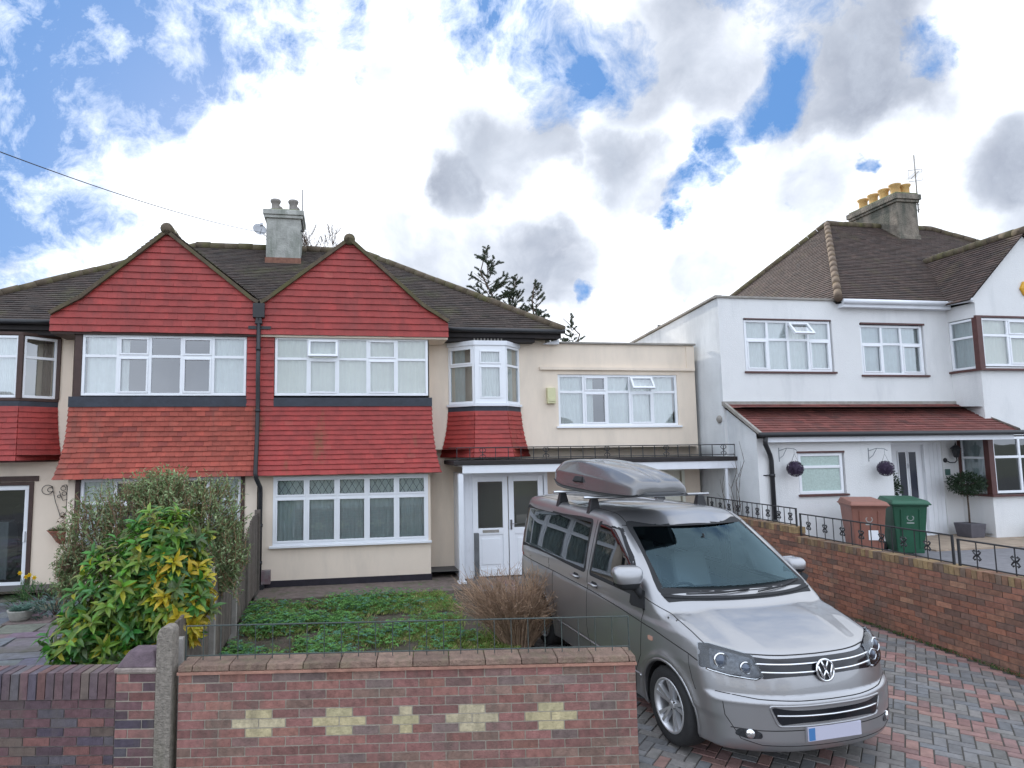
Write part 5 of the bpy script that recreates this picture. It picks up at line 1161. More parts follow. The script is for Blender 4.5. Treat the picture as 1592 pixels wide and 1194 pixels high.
# telephone wire
d0=pdir(-120,190); A_=Vector((0,0,CAMH))+d0*9.5; Bp=hw(-3.62,3.2,8.05); P_=[]
for i in range(31): q=i/30; p=A_.lerp(Bp,q); p.z-=.30*4*q*(1-q)*.5; P_.append(p)
g=MB(); g.tube(P_,.007,5); g.build('telephone_wire',M['black'],None,cat='wire',lab='black overhead wire crossing the sky to the left chimney')

# houses across the road, behind the photographer: they are what the windows and paintwork reflect
for i,(x,cw,cr) in enumerate(((-19,(.55,.48,.40),(.10,.05,.04)),(-6,(.62,.60,.56),(.07,.055,.05)),(7,(.50,.42,.36),(.11,.06,.045)),(20,(.6,.57,.5),(.07,.05,.05)))):
    t=thing('opposite_house',['leftmost cream house across the road behind the camera','white house across the road behind the camera','buff house with brown roof across the road behind the camera','rightmost pale house across the road behind the camera'][i],'house',Matrix.Translation((x*1.3,-36,0)),'houses across the road')
    g=MB(); g.box(-5.2,5.2,-8,0,-.1,5.1); g.box(1.2,4.2,-.1,.7,-.1,5.0); g.build('wall',mat('opposite_wall_%s'%'abcd'[i],cw,.9),t)
    g=MB(); g.hexa([(-5.6,-8.4,5.1),(5.6,-8.4,5.1),(5.6,.9,5.1),(-5.6,.9,5.1),(-2.5,-4,8),(2.5,-4,8),(2.5,-3.8,8),(-2.5,-3.8,8)]); g.build('roof',mat('opposite_roof_%s'%'abcd'[i],cr,.9),t)
    for (a,b,z0,z1,y) in ((1.4,4.0,.9,2.2,.70),(1.4,4.0,3.5,4.7,.70),(-4.2,-2.2,3.5,4.7,0),(-4.2,-2.2,.9,2.2,0),(-.9,.1,0.05,2.1,0)):
        g=MB(); g.box(a,b,y,y+.03,z0,z1); f=g.build('window' if b-a>1.2 else 'door',M['upvc'],t)
        if b-a>1.2:
            g=MB(); n=4
            for k_ in range(n): g.box(a+.06+(b-a-.06)*k_/n,a+(b-a-.06)*(k_+1)/n,y+.03,y+.034,z0+.07,z1-.07)
            g.build('pane',mat('opposite_glass',(.05,.06,.07),.1),f)
# ================================================================ the van: one implicit surface meshed with surface nets, trim projected on to it
VYAW=.245
VM=Matrix.Translation((2.865,6.36,dz(-6.6)+.012))@Matrix.Rotation(math.pi+VYAW,4,'Z')@Matrix.Rotation(-.010,4,'X')   # +x = van's right side, +y = nose
van=thing('parked_van','silver beige people carrier van parked on the block paved drive, nose toward the road','van',VM)
def smax(a,b,k): h=np.clip(.5+.5*(a-b)/k,0,1); return b+(a-b)*h+k*h*(1-h)
def smin(a,b,k): return -smax(-a,-b,k)
def sst(a,b,v): t=np.clip((v-a)/(b-a),0,1); return t*t*(3-2*t)
def vf(P,arch=True):
    x,y,z=P[...,0],P[...,1],P[...,2]; ax=np.abs(x)
    yf=np.clip((y+1.7)/.8,0,2); yr=np.clip((-3.4-y)/.55,0,1.2)
    roof=1.972-.060*(ax/.8)**2.6-.052*yf**2-.035*yr**2
    yb=.04-.19*(ax/.83)**2.2
    ws=1.205+.735*(yb-y)-.10*np.clip(yb-y,0,2)**2
    hood=1.200-.17*np.clip(y+.1,-.3,2)-.19*np.clip(y,0,2)**2-.035*(ax/.8)**2.4-.020*sst(.46,.70,ax+.10*y)
    top=smax(hood,smin(ws,roof,.05),.015)
    lo=.955-.035*((z-.72)/.5)**2+.008*sst(1.05,1.0,z)-.010*sst(.50,.44,z)
    up=.948-.135*np.clip((z-1.10)/.82,0,1.5)**1.3
    W=np.where(z>1.1,up,lo)
    tf=np.clip((y+.35)/1.15,0,1.3)
    W=W-.10*tf**2.2-.11*tf*np.clip((z-.80)/.35,0,1)-.06*np.clip((-3.3-y)/.7,0,1.1)**2
    fl=np.sqrt((y)**2+(z-.33)**2); fl2=np.sqrt((y+3.0)**2+(z-.33)**2)
    W=W+.018*np.exp(-((fl-.42)/.045)**2)+.018*np.exp(-((fl2-.42)/.045)**2)
    F=.905-.34*(ax/.93)**2.7
    F=F-.045*sst(.60,.66,z)-.10*np.clip((z-.64)/.36,0,1.5)**1.4-.14*np.clip(z-.92,0,1)-.10*np.clip((.33-z)/.15,0,1.5)**2+.012*np.exp(-((z-.63)/.02)**2)
    Rr=-3.99+.14*np.clip(z-1.05,0,2)**1.3+.07*(ax/.9)**4
    v=smax(z-top,ax-W,.085)
    v=smax(v,y-F,.075)
    v=smax(v,Rr-y,.07); v=smax(v,.205-z,.05)
    if arch:
        for yc in (0,-3.0):
            c=np.minimum(.385-np.sqrt((y-yc)**2+(z-.335)**2),ax-.55); v=smax(v,c,.012)
    return v
def vgrad(P,arch=True):
    e=2e-3; g=np.zeros_like(P)
    for i in range(3):
        d=np.zeros(3); d[i]=e; g[...,i]=(vf(P+d,arch)-vf(P-d,arch))/(2*e)
    return g
def surface_nets(fn,lo,hi,h):
    ax=[np.arange(lo[i],hi[i]+h,h) for i in range(3)]; G=np.stack(np.meshgrid(*ax,indexing='ij'),-1); v=fn(G); s=v<0
    n=np.array(v.shape)-1; acc=np.zeros((*n,3)); cnt=np.zeros(n)
    for a in range(3):
        sl0=[slice(None)]*3; sl1=[slice(None)]*3; sl0[a]=slice(0,-1); sl1[a]=slice(1,None); sl0,sl1=tuple(sl0),tuple(sl1)
        cr=s[sl0]!=s[sl1]; idx=np.argwhere(cr); va=v[sl0][cr]; vb=v[sl1][cr]; t=va/(va-vb); p=G[sl0][cr].copy(); p[:,a]+=t*h
        o=[q for q in range(3) if q!=a]
        for d0 in (0,-1):
            for d1 in (0,-1):
                c=idx.copy(); c[:,o[0]]+=d0; c[:,o[1]]+=d1; ok=np.all((c>=0)&(c<n),1); cc=c[ok]
                np.add.at(acc,(cc[:,0],cc[:,1],cc[:,2]),p[ok]); np.add.at(cnt,(cc[:,0],cc[:,1],cc[:,2]),1)
    m=cnt>0; vid=-np.ones(n,int); vid[m]=np.arange(m.sum()); V=acc[m]/cnt[m][:,None]; Fc=[]
    for a in range(3):
        sl0=[slice(None)]*3; sl1=[slice(None)]*3; sl0[a]=slice(0,-1); sl1[a]=slice(1,None); sl0,sl1=tuple(sl0),tuple(sl1)
        cr=s[sl0]!=s[sl1]; idx=np.argwhere(cr); ins=s[sl0][cr]; b,c=(a+1)%3,(a+2)%3
        ok=(idx[:,b]>0)&(idx[:,c]>0)&(idx[:,b]<n[b])&(idx[:,c]<n[c]); idx=idx[ok]; ins=ins[ok]
        def at(db,dc): q=idx.copy(); q[:,b]+=db; q[:,c]+=dc; return vid[q[:,0],q[:,1],q[:,2]]
        q=np.stack([at(-1,-1),at(0,-1),at(0,0),at(-1,0)],1); q=np.where(ins[:,None],q,q[:,::-1]); Fc.append(q)
    return V,np.concatenate(Fc)
def newton(V,fn,gr,n=4):
    for _ in range(n):
        v=fn(V); g=gr(V); st=v[:,None]*g/(np.sum(g*g,1)[:,None]+1e-9); l=np.linalg.norm(st,axis=1)[:,None]; V=V-st*np.minimum(1,.02/(l+1e-9))
    return V
V,Fq=surface_nets(vf,(-1.05,-4.1,.12),(1.05,1.02,2.06),.0245)
V=newton(V,vf,vgrad)
def inpoly(px,py,poly):
    c=np.zeros(px.shape,bool); n=len(poly)
    for i in range(n):
        (x1,y1),(x2,y2)=poly[i],poly[(i+1)%n]
        c^=((y1>py)!=(y2>py))&(px<(x2-x1)*(py-y1)/(y2-y1+1e-12)+x1)
    return c
def shrink(poly,d):   # inset a polygon (ccw or cw) by d
    n=len(poly); A=sum(poly[i][0]*poly[(i+1)%n][1]-poly[(i+1)%n][0]*poly[i][1] for i in range(n)); sg=1 if A>0 else -1; out=[]
    for i in range(n):
        p,q,r=Vector(poly[i-1]),Vector(poly[i]),Vector(poly[(i+1)%n]); e1=(q-p).normalized(); e2=(r-q).normalized(); n1=Vector((-e1.y,e1.x))*sg; n2=Vector((-e2.y,e2.x))*sg; b=(n1+n2); b=b/max(.4,b.length_squared/2) if b.length>1e-6 else n1
        out.append(tuple(q+b*d))
    return out
def roundpoly(pts,r=.03,n=5):
    out=[]; m=len(pts)
    for i in range(m):
        p,q,s_=Vector(pts[i-1]),Vector(pts[i]),Vector(pts[(i+1)%m]); rr=min(r,(p-q).length*.45,(s_-q).length*.45); a=q+(p-q).normalized()*rr; b=q+(s_-q).normalized()*rr
        for k in range(n+1): t=k/n; out.append(tuple(a*(1-t)**2+q*2*t*(1-t)+b*t*t))
    return out
WSP=roundpoly([(-.845,1.262),(.845,1.262),(.715,1.85),(-.715,1.85)],.05)      # windscreen outline, (x,z) seen from the front
SWF=roundpoly([(-1.555,1.195),(-.36,1.185),(-.62,1.50),(-1.02,1.815),(-1.45,1.825)],.05)   # (y,z)
SWR=roundpoly([(-3.86,1.20),(-1.66,1.20),(-1.60,1.825),(-3.80,1.80)],.06)
cen=V[Fq].mean(1); kill=np.zeros(len(Fq),bool)
kill|=inpoly(cen[:,0],cen[:,2],shrink(WSP,.028))&(cen[:,1]>-1.3)&(cen[:,1]<.4)
sd_=np.abs(cen[:,0])>.62
kill|=sd_&inpoly(cen[:,1],cen[:,2],shrink(SWF,.024)); kill|=sd_&inpoly(cen[:,1],cen[:,2],shrink(SWR,.026))
keep=Fq[~kill]; ck=cen[~kill]
ra=np.minimum(np.hypot(ck[:,1],ck[:,2]-.335),np.hypot(ck[:,1]+3,ck[:,2]-.335))
dark=((ra<.388)&(np.abs(ck[:,0])>.5)&(np.abs(ck[:,0])<.915))|(ck[:,2]<.212)
Mpaint=bpy.data.materials.new('silver_paint'); Mpaint.use_nodes=True; t=Mpaint.node_tree; p=t.nodes['Principled BSDF']
p.inputs['Base Color'].default_value=(.36,.36,.37,1); p.inputs['Metallic'].default_value=.85; p.inputs['Roughness'].default_value=.34; p.inputs['Coat Weight'].default_value=.9; p.inputs['Coat Roughness'].default_value=.03
n_=t.nodes.new('ShaderNodeTexNoise'); n_.inputs['Scale'].default_value=900; tc_=t.nodes.new('ShaderNodeTexCoord'); t.links.new(tc_.outputs['Object'],n_.inputs[0])
mr_=t.nodes.new('ShaderNodeMapRange'); mr_.inputs[3].default_value=.27; mr_.inputs[4].default_value=.42; t.links.new(n_.outputs[0],mr_.inputs[0])
n2_=t.nodes.new('ShaderNodeTexNoise'); n2_.inputs['Scale'].default_value=2.2; n2_.inputs['Detail'].default_value=6; t.links.new(tc_.outputs['Object'],n2_.inputs[0]); ad_=t.nodes.new('ShaderNodeMath'); ad_.operation='MULTIPLY_ADD'; ad_.inputs[1].default_value=.16; t.links.new(n2_.outputs[0],ad_.inputs[0]); t.links.new(mr_.outputs[0],ad_.inputs[2])
t.links.new(ad_.outputs[0],p.inputs['Roughness'])
M['tyre']=mat('tyre_rubber',(.022,.022,.023),.85,var=.25,vscale=12,bump=.4)
M['alloy']=mat('silver_alloy',(.66,.67,.69),.38,.75)
M['gap']=M['dark']; M['gloss']=mat('gloss_black_plastic',(.008,.009,.013),.12); M['trim']=mat('black_trim',(.014,.015,.017),.75,var=.2,vscale=30)
M['vglass']=glassmat('van_windscreen',(.72,.86,.88),.035,.005); M['sglass']=glassmat('van_side_glass',(.06,.07,.075),.13,.005)
_g=[n for n in M['vglass'].node_tree.nodes if n.type=='BSDF_GLOSSY'][0]; _g.inputs[0].default_value=(.45,.68,.80,1)
M['clear']=glassmat('clear_lamp_cover',(.95,.97,.98),.0); M['refl']=mat('lamp_reflector',(.085,.09,.10),.2,.85,var=.5,vscale=40)
def mesh_obj(name,V,F,mats,mi=None,parent=van,smooth=True,lab=None,nrm=None):
    me=bpy.data.meshes.new(name); used=np.unique(np.concatenate([np.ravel(f) for f in F])) if len(F) else []
    rm={int(u):i for i,u in enumerate(used)}; me.from_pydata([tuple(map(float,V[u])) for u in used],[],[tuple(rm[int(q)] for q in f) for f in F])
    for m in mats: me.materials.append(m)
    if mi is not None: me.polygons.foreach_set('material_index',[int(q) for q in mi])
    me.polygons.foreach_set('use_smooth',[smooth]*len(F)); me.update()
    if nrm is not None: me.normals_split_custom_set_from_vertices([tuple(map(float,nrm[u])) for u in used])
    o=bpy.data.objects.new(name,me); COL.objects.link(o); o.parent=parent
    if lab: o['label']=lab
    return o
NG=vgrad(V); NG/=np.linalg.norm(NG,axis=1)[:,None]
body=mesh_obj('body',V,keep,[Mpaint,M['trim']],dark.astype(int),nrm=NG)
def project(P,D,dist=3.0,off=0.0,arch=False):
    """march points P along directions D on to the body, then step off along the normal"""
    P=np.array(P,float); D=np.array(D,float); D=np.broadcast_to(D/np.linalg.norm(D,axis=-1,keepdims=True),P.shape)
    f=lambda Q:vf(Q,arch); n=300; t0=np.zeros(len(P)); found=np.zeros(len(P),bool)
    for i in range(n):
        t=dist*i/n; v=f(P+D*t); hit=(v<0)&~found; t0=np.where(hit,t,t0); found|=hit
    lo=t0-dist/n; hi=t0.copy()
    for _ in range(24): m=(lo+hi)/2; v=f(P+D*m[:,None]); lo=np.where(v>0,m,lo); hi=np.where(v<=0,m,hi)
    Q=P+D*hi[:,None]
    g=vgrad(Q,arch); g/=np.linalg.norm(g,axis=1)[:,None]
    return Q+g*off,g,found
def patch(name,poly,place,D,mat_,off=.004,h=.035,parent=van,ring=None,depth=.02,lab=None,smooth=True):
    """conform a 2d outline to the body. place(a,b)->3d start point. ring=(width,material): opaque border band"""
    A=np.array(poly); lo,hi=A.min(0),A.max(0); vs=[Vector(p) for p in poly]; n=len(vs); edges=[(i,(i+1)%n) for i in range(n)]
    ip=None
    if ring: ip=shrink(poly,ring[0]); b=len(vs); vs+= [Vector(p) for p in ip]; edges+=[(b+i,b+(i+1)%len(ip)) for i in range(len(ip))]
    xs=np.arange(lo[0]+h*.5,hi[0],h); ys=np.arange(lo[1]+h*.5,hi[1],h); sp=shrink(poly,h*.35)
    for a in xs:
        for b_ in ys:
            if inpoly(np.array([a]),np.array([b_]),sp)[0]:
                if ip is not None:
                    dd=min(math.hypot(a-q[0],b_-q[1]) for q in ip)
                    if dd<h*.3: continue
                vs.append(Vector((a,b_)))
    vo,_,fo,_,_,_=delaunay_2d_cdt(vs,edges,[list(range(n))],1,1e-6)
    P2=np.array([[v.x,v.y] for v in vo]); Q,g,ok=project([place(a,b) for a,b in P2],D,off=off)
    fo=[f for f in fo]; mi=[0]*len(fo); mats=[mat_]
    if ring:
        c=np.array([P2[list(f)].mean(0) for f in fo]); ins=inpoly(c[:,0],c[:,1],ip); mi=[0 if q else 1 for q in ins]; mats.append(ring[1])
    # orient outwards
    f0=fo[len(fo)//2]; nn=np.cross(Q[f0[1]]-Q[f0[0]],Q[f0[2]]-Q[f0[0]]); 
    if nn@g[f0[0]]<0: fo=[tuple(reversed(f)) for f in fo]
    # rim turned inwards
    from collections import Counter
    ec=Counter()
    for f in fo:
        for i in range(len(f)): ec[(f[i],f[(i+1)%len(f)])]+=1
    be=[e for e in ec if (e[1],e[0]) not in ec]; nv=len(Q); back={}
    Ql=list(Q); gl=list(g)
    for e in be:
        for q in e:
            if q not in back: back[q]=len(Ql); Ql.append(Q[q]-g[q]*depth); gl.append(g[q])
    for a,b_ in be: fo.append((b_,a,back[a],back[b_])); mi.append(1 if ring else 0)
    return mesh_obj(name,np.array(Ql),fo,mats,mi,parent,smooth,lab,nrm=np.array(gl))
front=lambda a,b:(a,1.5,b); FD=(0,-1,0)
def sidep(s): return lambda a,b:(s*1.4,a,b)
def strip(pts,place,D,r,m,name,off=.0,parent=van,n=6,closed=False,lab=None,dens=.03,flat=False):
    P=[]
    for a,b in zip(pts,pts[1:]+([pts[0]] if closed else [])):
        k=max(1,int(math.dist(a,b)/dens)); P+=[(a[0]+(b[0]-a[0])*i/k,a[1]+(b[1]-a[1])*i/k) for i in range(k)]
    if not closed: P.append(pts[-1])
    else: P.append(P[0])
    Q,g,ok=project([place(*p) for p in P],D,off=off); mb=MB(); mb.smooth=True; mb.tube([Vector(map(float,q)) for q,o in zip(Q,ok) if o],r,n); return mb,m,name,parent,lab
def put(*S_,name=None):   # several strips in one part
    mb=S_[0][0]
    for s_ in S_[1:]:
        b=len(mb.v); mb.v+=s_[0].v; mb.f+=[tuple(i+b for i in f) for f in s_[0].f]; mb.mi+=s_[0].mi; mb.c+=s_[0].c; mb.sm+=s_[0].sm
    return mb.build(name or S_[0][2],S_[0][1],S_[0][3],S_[0][4])
# glazing
ws=patch('windscreen',WSP,front,FD,M['vglass'],.005,.04,ring=(.05,M['trim']))
for s in (1,-1):
    patch('side_window',SWF,sidep(s),(-s,0,0),M['sglass'],.003,.05,ring=(.042,M['trim']),lab='front door window')
    patch('side_window',SWR,sidep(s),(-s,0,0),M['sglass'],.003,.06,ring=(.045,M['trim']),lab='long rear side window')
for s in (1,-1):
    S_=sidep(s); D=(-s,0,0)
    belt=[(-3.93,1.055),(-2.5,1.045),(-1.5,1.03),(-.8,1.00),(-.2,.955),(.30,.885),(.42,.86)]
    L_=[strip(belt,S_,D,.0055,M['gap'],'panel_gap',off=-.001)]
    L_.append(strip([(-1.50,1.83),(-1.60,1.20),(-1.61,.62),(-1.55,.35),(-1.50,.25)],S_,D,.004,M['gap'],'',off=-.001))
    L_.append(strip([(-.36,1.17),(-.40,1.0),(-.42,.66),(-.55,.45),(-.60,.25)],S_,D,.004,M['gap'],'',off=-.001))
    L_.append(strip([(-1.60,.26),(-.60,.26)],S_,D,.004,M['gap'],'',off=-.001))
    L_.append(strip([(-2.75,1.19),(-2.76,1.05)],S_,D,.004,M['gap'],'',off=-.001)); L_.append(strip([(-2.62,1.045),(-2.60,.70),(-2.52,.5)],S_,D,.004,M['gap'],'',off=-.001))
    L_.append(strip([(.30,.885),(.36,.70),(.40,.62)],S_,D,.0035,M['gap'],'',off=-.001))
    put(*L_)
    put(strip([(-2.58,.452),(-.42,.458)],S_,D,.011,Mpaint,'side_rub_strip',off=.003))
    put(strip([(-3.95,1.93),(-3.0,1.95),(-2.0,1.95),(-1.0,1.92)],lambda a,b:(s*.70,a,2.3),(0,0,-1),.006,M['gap'],'roof_channel',off=-.003))
    # arch lips
    for yc in (0,-3.0):
        A=[(yc+.392*math.cos(a),.335+.392*math.sin(a)) for a in [math.radians(q) for q in range(-18,199,6)]]
        put(strip(A,S_,D,.016,Mpaint,'wheel_arch_lip',off=-.006))
        g=MB(); g.smooth=True
        for k_ in range(24):
            a0,a1=math.pi*k_/23*1.15-.23,math.pi*(k_+1)/23*1.15-.23
            g.face([g.V((s*.56,yc+.40*math.cos(a0),.335+.40*math.sin(a0))),g.V((s*.56,yc+.40*math.cos(a1),.335+.40*math.sin(a1))),g.V((s*.90,yc+.384*math.cos(a1),.335+.384*math.sin(a1))),g.V((s*.90,yc+.384*math.cos(a0),.335+.384*math.sin(a0)))])
        g.build('wheel_arch_liner',M['trim'],van)
    # handles, repeater, mirror
    for yc,zc in ((-1.42,1.115),(-1.90,1.125)):
        Q,g_,_=project([S_(yc,zc)],D); q=Vector(map(float,Q[0])); g=MB(); g.smooth=True; n_=Vector((s,0,0))
        g.tube([q+Vector((0,-.09,0))+n_*.005,q+Vector((0,-.07,0))+n_*.035,q+Vector((0,.07,0))+n_*.035,q+Vector((0,.09,0))+n_*.005],[.011,.016,.016,.011],8); g.build('door_handle',Mpaint,van)
        patch('handle_recess',roundpoly([(yc-.07,zc-.035),(yc+.07,zc-.035),(yc+.07,zc+.03),(yc-.07,zc+.03)],.03),S_,D,M['trim'],.0015,.02,depth=.003)
    patch('side_repeater',roundpoly([(-.28,.845),(-.20,.845),(-.20,.885),(-.28,.885)],.015),S_,D,mat('amber_pink_lens',(.45,.26,.2),.2),.006,.02)
    mir=MB(); mir.smooth=True
    # mirror housing: superellipsoid shell
    c=Vector((1.085,-.40,1.40)) if s>0 else Vector((-.975,-.52,1.39)); ms=1 if s>0 else .68; nu,nv=24,14; ringv=[]
    for j in range(nv+1):
        ph=-math.pi/2+math.pi*j/nv; row=[]
        for i in range(nu):
            th=2*math.pi*i/nu; e=.65; cp=lambda v,e:math.copysign(abs(v)**e,v)
            X=cp(math.cos(ph),e)*cp(math.cos(th),e)*.145*ms; Y=cp(math.cos(ph),e)*cp(math.sin(th),e)*.085; Z=cp(math.sin(ph),e)*.118*ms
            X*=1+.18*(Z/.1); Z+=-.25*(X*s)*s*0; Z-= .18*max(0,-X*s)*0
            row.append(mir.V(c+Vector((X,Y-.02*abs(Z/.1),Z))))
        ringv.append(row)
    for j in range(nv):
        mir.cur=1 if j<6 else 0
        for i in range(nu): mir.face([ringv[j][i],ringv[j][(i+1)%nu],ringv[j+1][(i+1)%nu],ringv[j+1][i]])
    mo=mir.build('door_mirror',[Mpaint,M['trim']],van)
    g=MB(); g.smooth=True; g.tube([(s*.86,-.42,1.20),(s*.93,-.42,1.22),(s*1.0,-.42,1.31)],[.05,.042,.04],10); g.build('mirror_arm',M['trim'],mo)
    g=MB(); g.poly([(c.x-.11*ms,c.y-.09,c.z-.08),(c.x+.11*ms,c.y-.09,c.z-.08),(c.x+.11*ms,c.y-.09,c.z+.08),(c.x-.11*ms,c.y-.09,c.z+.08)]); g.build('mirror_glass',M['chrome'],mo)
    patch('mirror_base',roundpoly([(-.62,1.08),(-.34,1.10),(-.36,1.28),(-.60,1.22)],.03),S_,D,M['trim'],.012,.04)
# ---- front end
put(*[strip([(-.40,1.215),(-.2,1.175),(0,1.135),(.25,1.07),(.46,1.005)],(lambda a,b,s=s:(s*1.5,a,b+.15)),(-s,0,-.25),.0045,M['gap'],'bonnet_gap',off=-.001) for s in (1,-1)],strip([(-.60,.955),(-.3,.945),(0,.942),(.3,.945),(.60,.955)],front,FD,.006,M['gap'],'',off=-.001))
GR=roundpoly([(-.535,.785),(.535,.785),(.60,.935),(-.60,.935)],.02); patch('grille',GR,front,FD,M['gloss'],.005,.03)
for z0 in (.885,.828):
    w_=.575 if z0>.85 else .55; put(strip([(-w_,z0+.006),(-.3,z0),(0,z0-.002),(.3,z0),(w_,z0+.006)],front,FD,.0085,M['chrome'],'grille_slat',off=.010))
IN=roundpoly([(-.47,.455),(.47,.455),(.53,.585),(-.53,.585)],.025); patch('lower_intake',IN,front,FD,M['gloss'],.004,.03); put(strip([(-.49,.528),(0,.520),(.49,.528)],front,FD,.007,M['chrome'],'intake_strip',off=.008))
put(strip([(p_[0],p_[1]) for p_ in roundpoly([(-.485,.443),(.485,.443),(.545,.597),(-.545,.597)],.03)],front,FD,.009,Mpaint,'intake_surround',off=.001,closed=True))
put(strip([(-.86,.665),(-.6,.640),(-.3,.632),(0,.63),(.3,.632),(.6,.640),(.86,.665)],front,FD,.0045,M['gap'],'bumper_gap',off=-.001),strip([(-.80,.41),(-.6,.405),(-.4,.41),(0,.415),(.4,.41),(.6,.405),(.80,.41)],front,FD,.004,M['gap'],'',off=-.001),strip([(-.84,.60),(-.83,.5),(-.74,.33),(-.6,.29),(0,.285),(.6,.29),(.74,.33),(.83,.5),(.84,.60)],front,FD,.0035,M['gap'],'',off=-.001))
# number plate, its writing not legible in the photo
g=MB(); g.box(-.26,.26,.900,.912,.325,.435); pl_=g.build('number_plate',mat('plate_white',(.50,.50,.60),.35),van,bevel=.003); g=MB(); g.box(.195,.255,.9125,.9135,.332,.428); g.build('plate_blue_band',mat('plate_blue',(.06,.19,.42),.4),pl_); g=MB(); g.box(-.275,.275,.86,.901,.315,.445); g.build('plate_holder',Mpaint,pl_,bevel=.004)
for s in (1,-1):
    FDs=(-s*.42,-.9,0); pf=lambda a,b,s=s:(s*.42*.9+a,1.35,b)
    fo_=lambda k:roundpoly([(s*(.70+k*.0),.325),(s*.62,.335),(s*.60,.385),(s*.70,.40),(s*.80,.395),(s*.80,.345)],.03)
    patch('fog_lamp',roundpoly([(s*.60,.345),(s*.70,.335),(s*.78,.36),(s*.76,.405),(s*.66,.410),(s*.60,.385)],.03),front,FD,M['refl'],.006,.02)
    Q,g_,_=project([(s*.68,1.5,.375)],FD); q=Vector(map(float,Q[0])); g=MB(); g.smooth=True; g.M=Matrix.Translation(q)@Vector(map(float,g_[0])).to_track_quat('Y','Z').to_matrix().to_4x4()
    g.lathe([(.0,.022),(.02,.02),(.034,.012),(.038,.0)],(0,0,0),'y',16,caps=False); g.build('fog_lens',M['chrome'],van)
    # headlamp: dark bowl, silver inner, two projectors, clear cover
    HL=roundpoly([(-.035,.800),(.025,.772),(.22,.785),(.46,.825),(.465,.995),(.38,1.005),(.20,.975),(.045,.945)],.014); HDr=(-s*.6,-.8,0)
    HD=(-s*.55,-.83,0); t0=.75
    pl2=lambda a,b,s=s:(a+s*.55*t0*.0+s*.30,(.55)+ .9,b)
    def plc(a,b,s=s):
        # start points ahead of the surface so that the ray meets the surface at x = a
        return (s*(.8*a+.6*1.6),-.6*a+.8*1.6,b)
    hp_=patch('headlight',HL,plc,HDr,M['gloss'],.004,.025)
    HI=roundpoly([(-.01,.812),(.035,.79),(.22,.805),(.37,.84),(.375,.975),(.20,.953),(.055,.925)],.02); patch('reflector',HI,plc,HDr,M['refl'],.008,.02,parent=hp_)
    for (hx,hz,hr) in ((.10,.862,.048),(.285,.900,.060)):
        Q,g_,_=project([plc(hx,hz)],HDr); q=Vector(map(float,Q[0])); nrm=(Vector(map(float,g_[0]))+Vector((0,1.2,0))).normalized(); g=MB(); g.smooth=True; g.M=Matrix.Translation(q+nrm*.004)@nrm.to_track_quat('Y','Z').to_matrix().to_4x4()
        g.cur=0; g.lathe([(hr*1.05,-.01),(hr*1.05,.012),(hr*.9,.016),(hr*.82,.010)],(0,0,0),'y',22,caps=False); g.cur=1; g.lathe([(hr*.82,.008),(hr*.6,.02),(hr*.3,.028),(0,.03)],(0,0,0),'y',22,caps=False); g.build('projector',[M['chrome'],mat('lamp_lens',(.10,.12,.16),.03,.3)],hp_)
    put(strip([(-.02,.80),(.03,.782),(.22,.797),(.40,.825)],plc,HDr,.010,M['chrome'],'lamp_trim',off=.014,parent=hp_))
    patch('lamp_cover',shrink(HL,.004),plc,HDr,M['clear'],.026,.03,parent=hp_,depth=.024)
# emblem: chrome ring with V over W
g=MB(); g.smooth=True; Q,g_,_=project([(0,1.4,.838)],FD); ec=Vector((0,float(Q[0][1])+.030,.838)); tilt=Matrix.Translation(ec)@Matrix.Rotation(math.radians(8),4,'X'); g.M=tilt
R_=.083
g.tube([(R_*math.cos(a),0,R_*math.sin(a)) for a in [2*math.pi*k/40 for k in range(41)]],.0095,8,caps=False)
def bar2(p,q,r=.0085): g.tube([(p[0],.002,p[1]),(q[0],.002,q[1])],r,6)
bar2((-.032,.070),(-.004,.008)); bar2((.032,.070),(.004,.008))
bar2((-.068,.036),(-.034,-.062)); bar2((.068,.036),(.034,-.062)); bar2((-.034,-.062),(-.0,.000)); bar2((.034,-.062),(0,.000))
em=g.build('emblem',M['chrome'],van,lab='round chrome V over W emblem')
g=MB(tilt); g.lathe([(.0,-.012),(R_,-.012),(R_,-.004),(0,-.004)],(0,0,0),'y',32,caps=False); g.build('emblem_back',M['trim'],em)
# cowl, wipers
patch('cowl_panel',roundpoly([(-.81,1.208),(.81,1.208),(.835,1.268),(-.835,1.268)],.01),front,FD,M['trim'],.0035,.03)
put(strip([(-.82,1.245),(-.5,1.240),(0,1.238),(.5,1.240),(.82,1.245)],front,FD,.014,M['trim'],'cowl',off=.002))
for (a,b) in (((.62,1.262),(-.02,1.285)),((-.10,1.262),(-.74,1.305))):
    s1=strip([a,((a[0]+b[0])/2,(a[1]+b[1])/2-.006),b],front,FD,.008,M['trim'],'wiper',off=.018); put(s1)
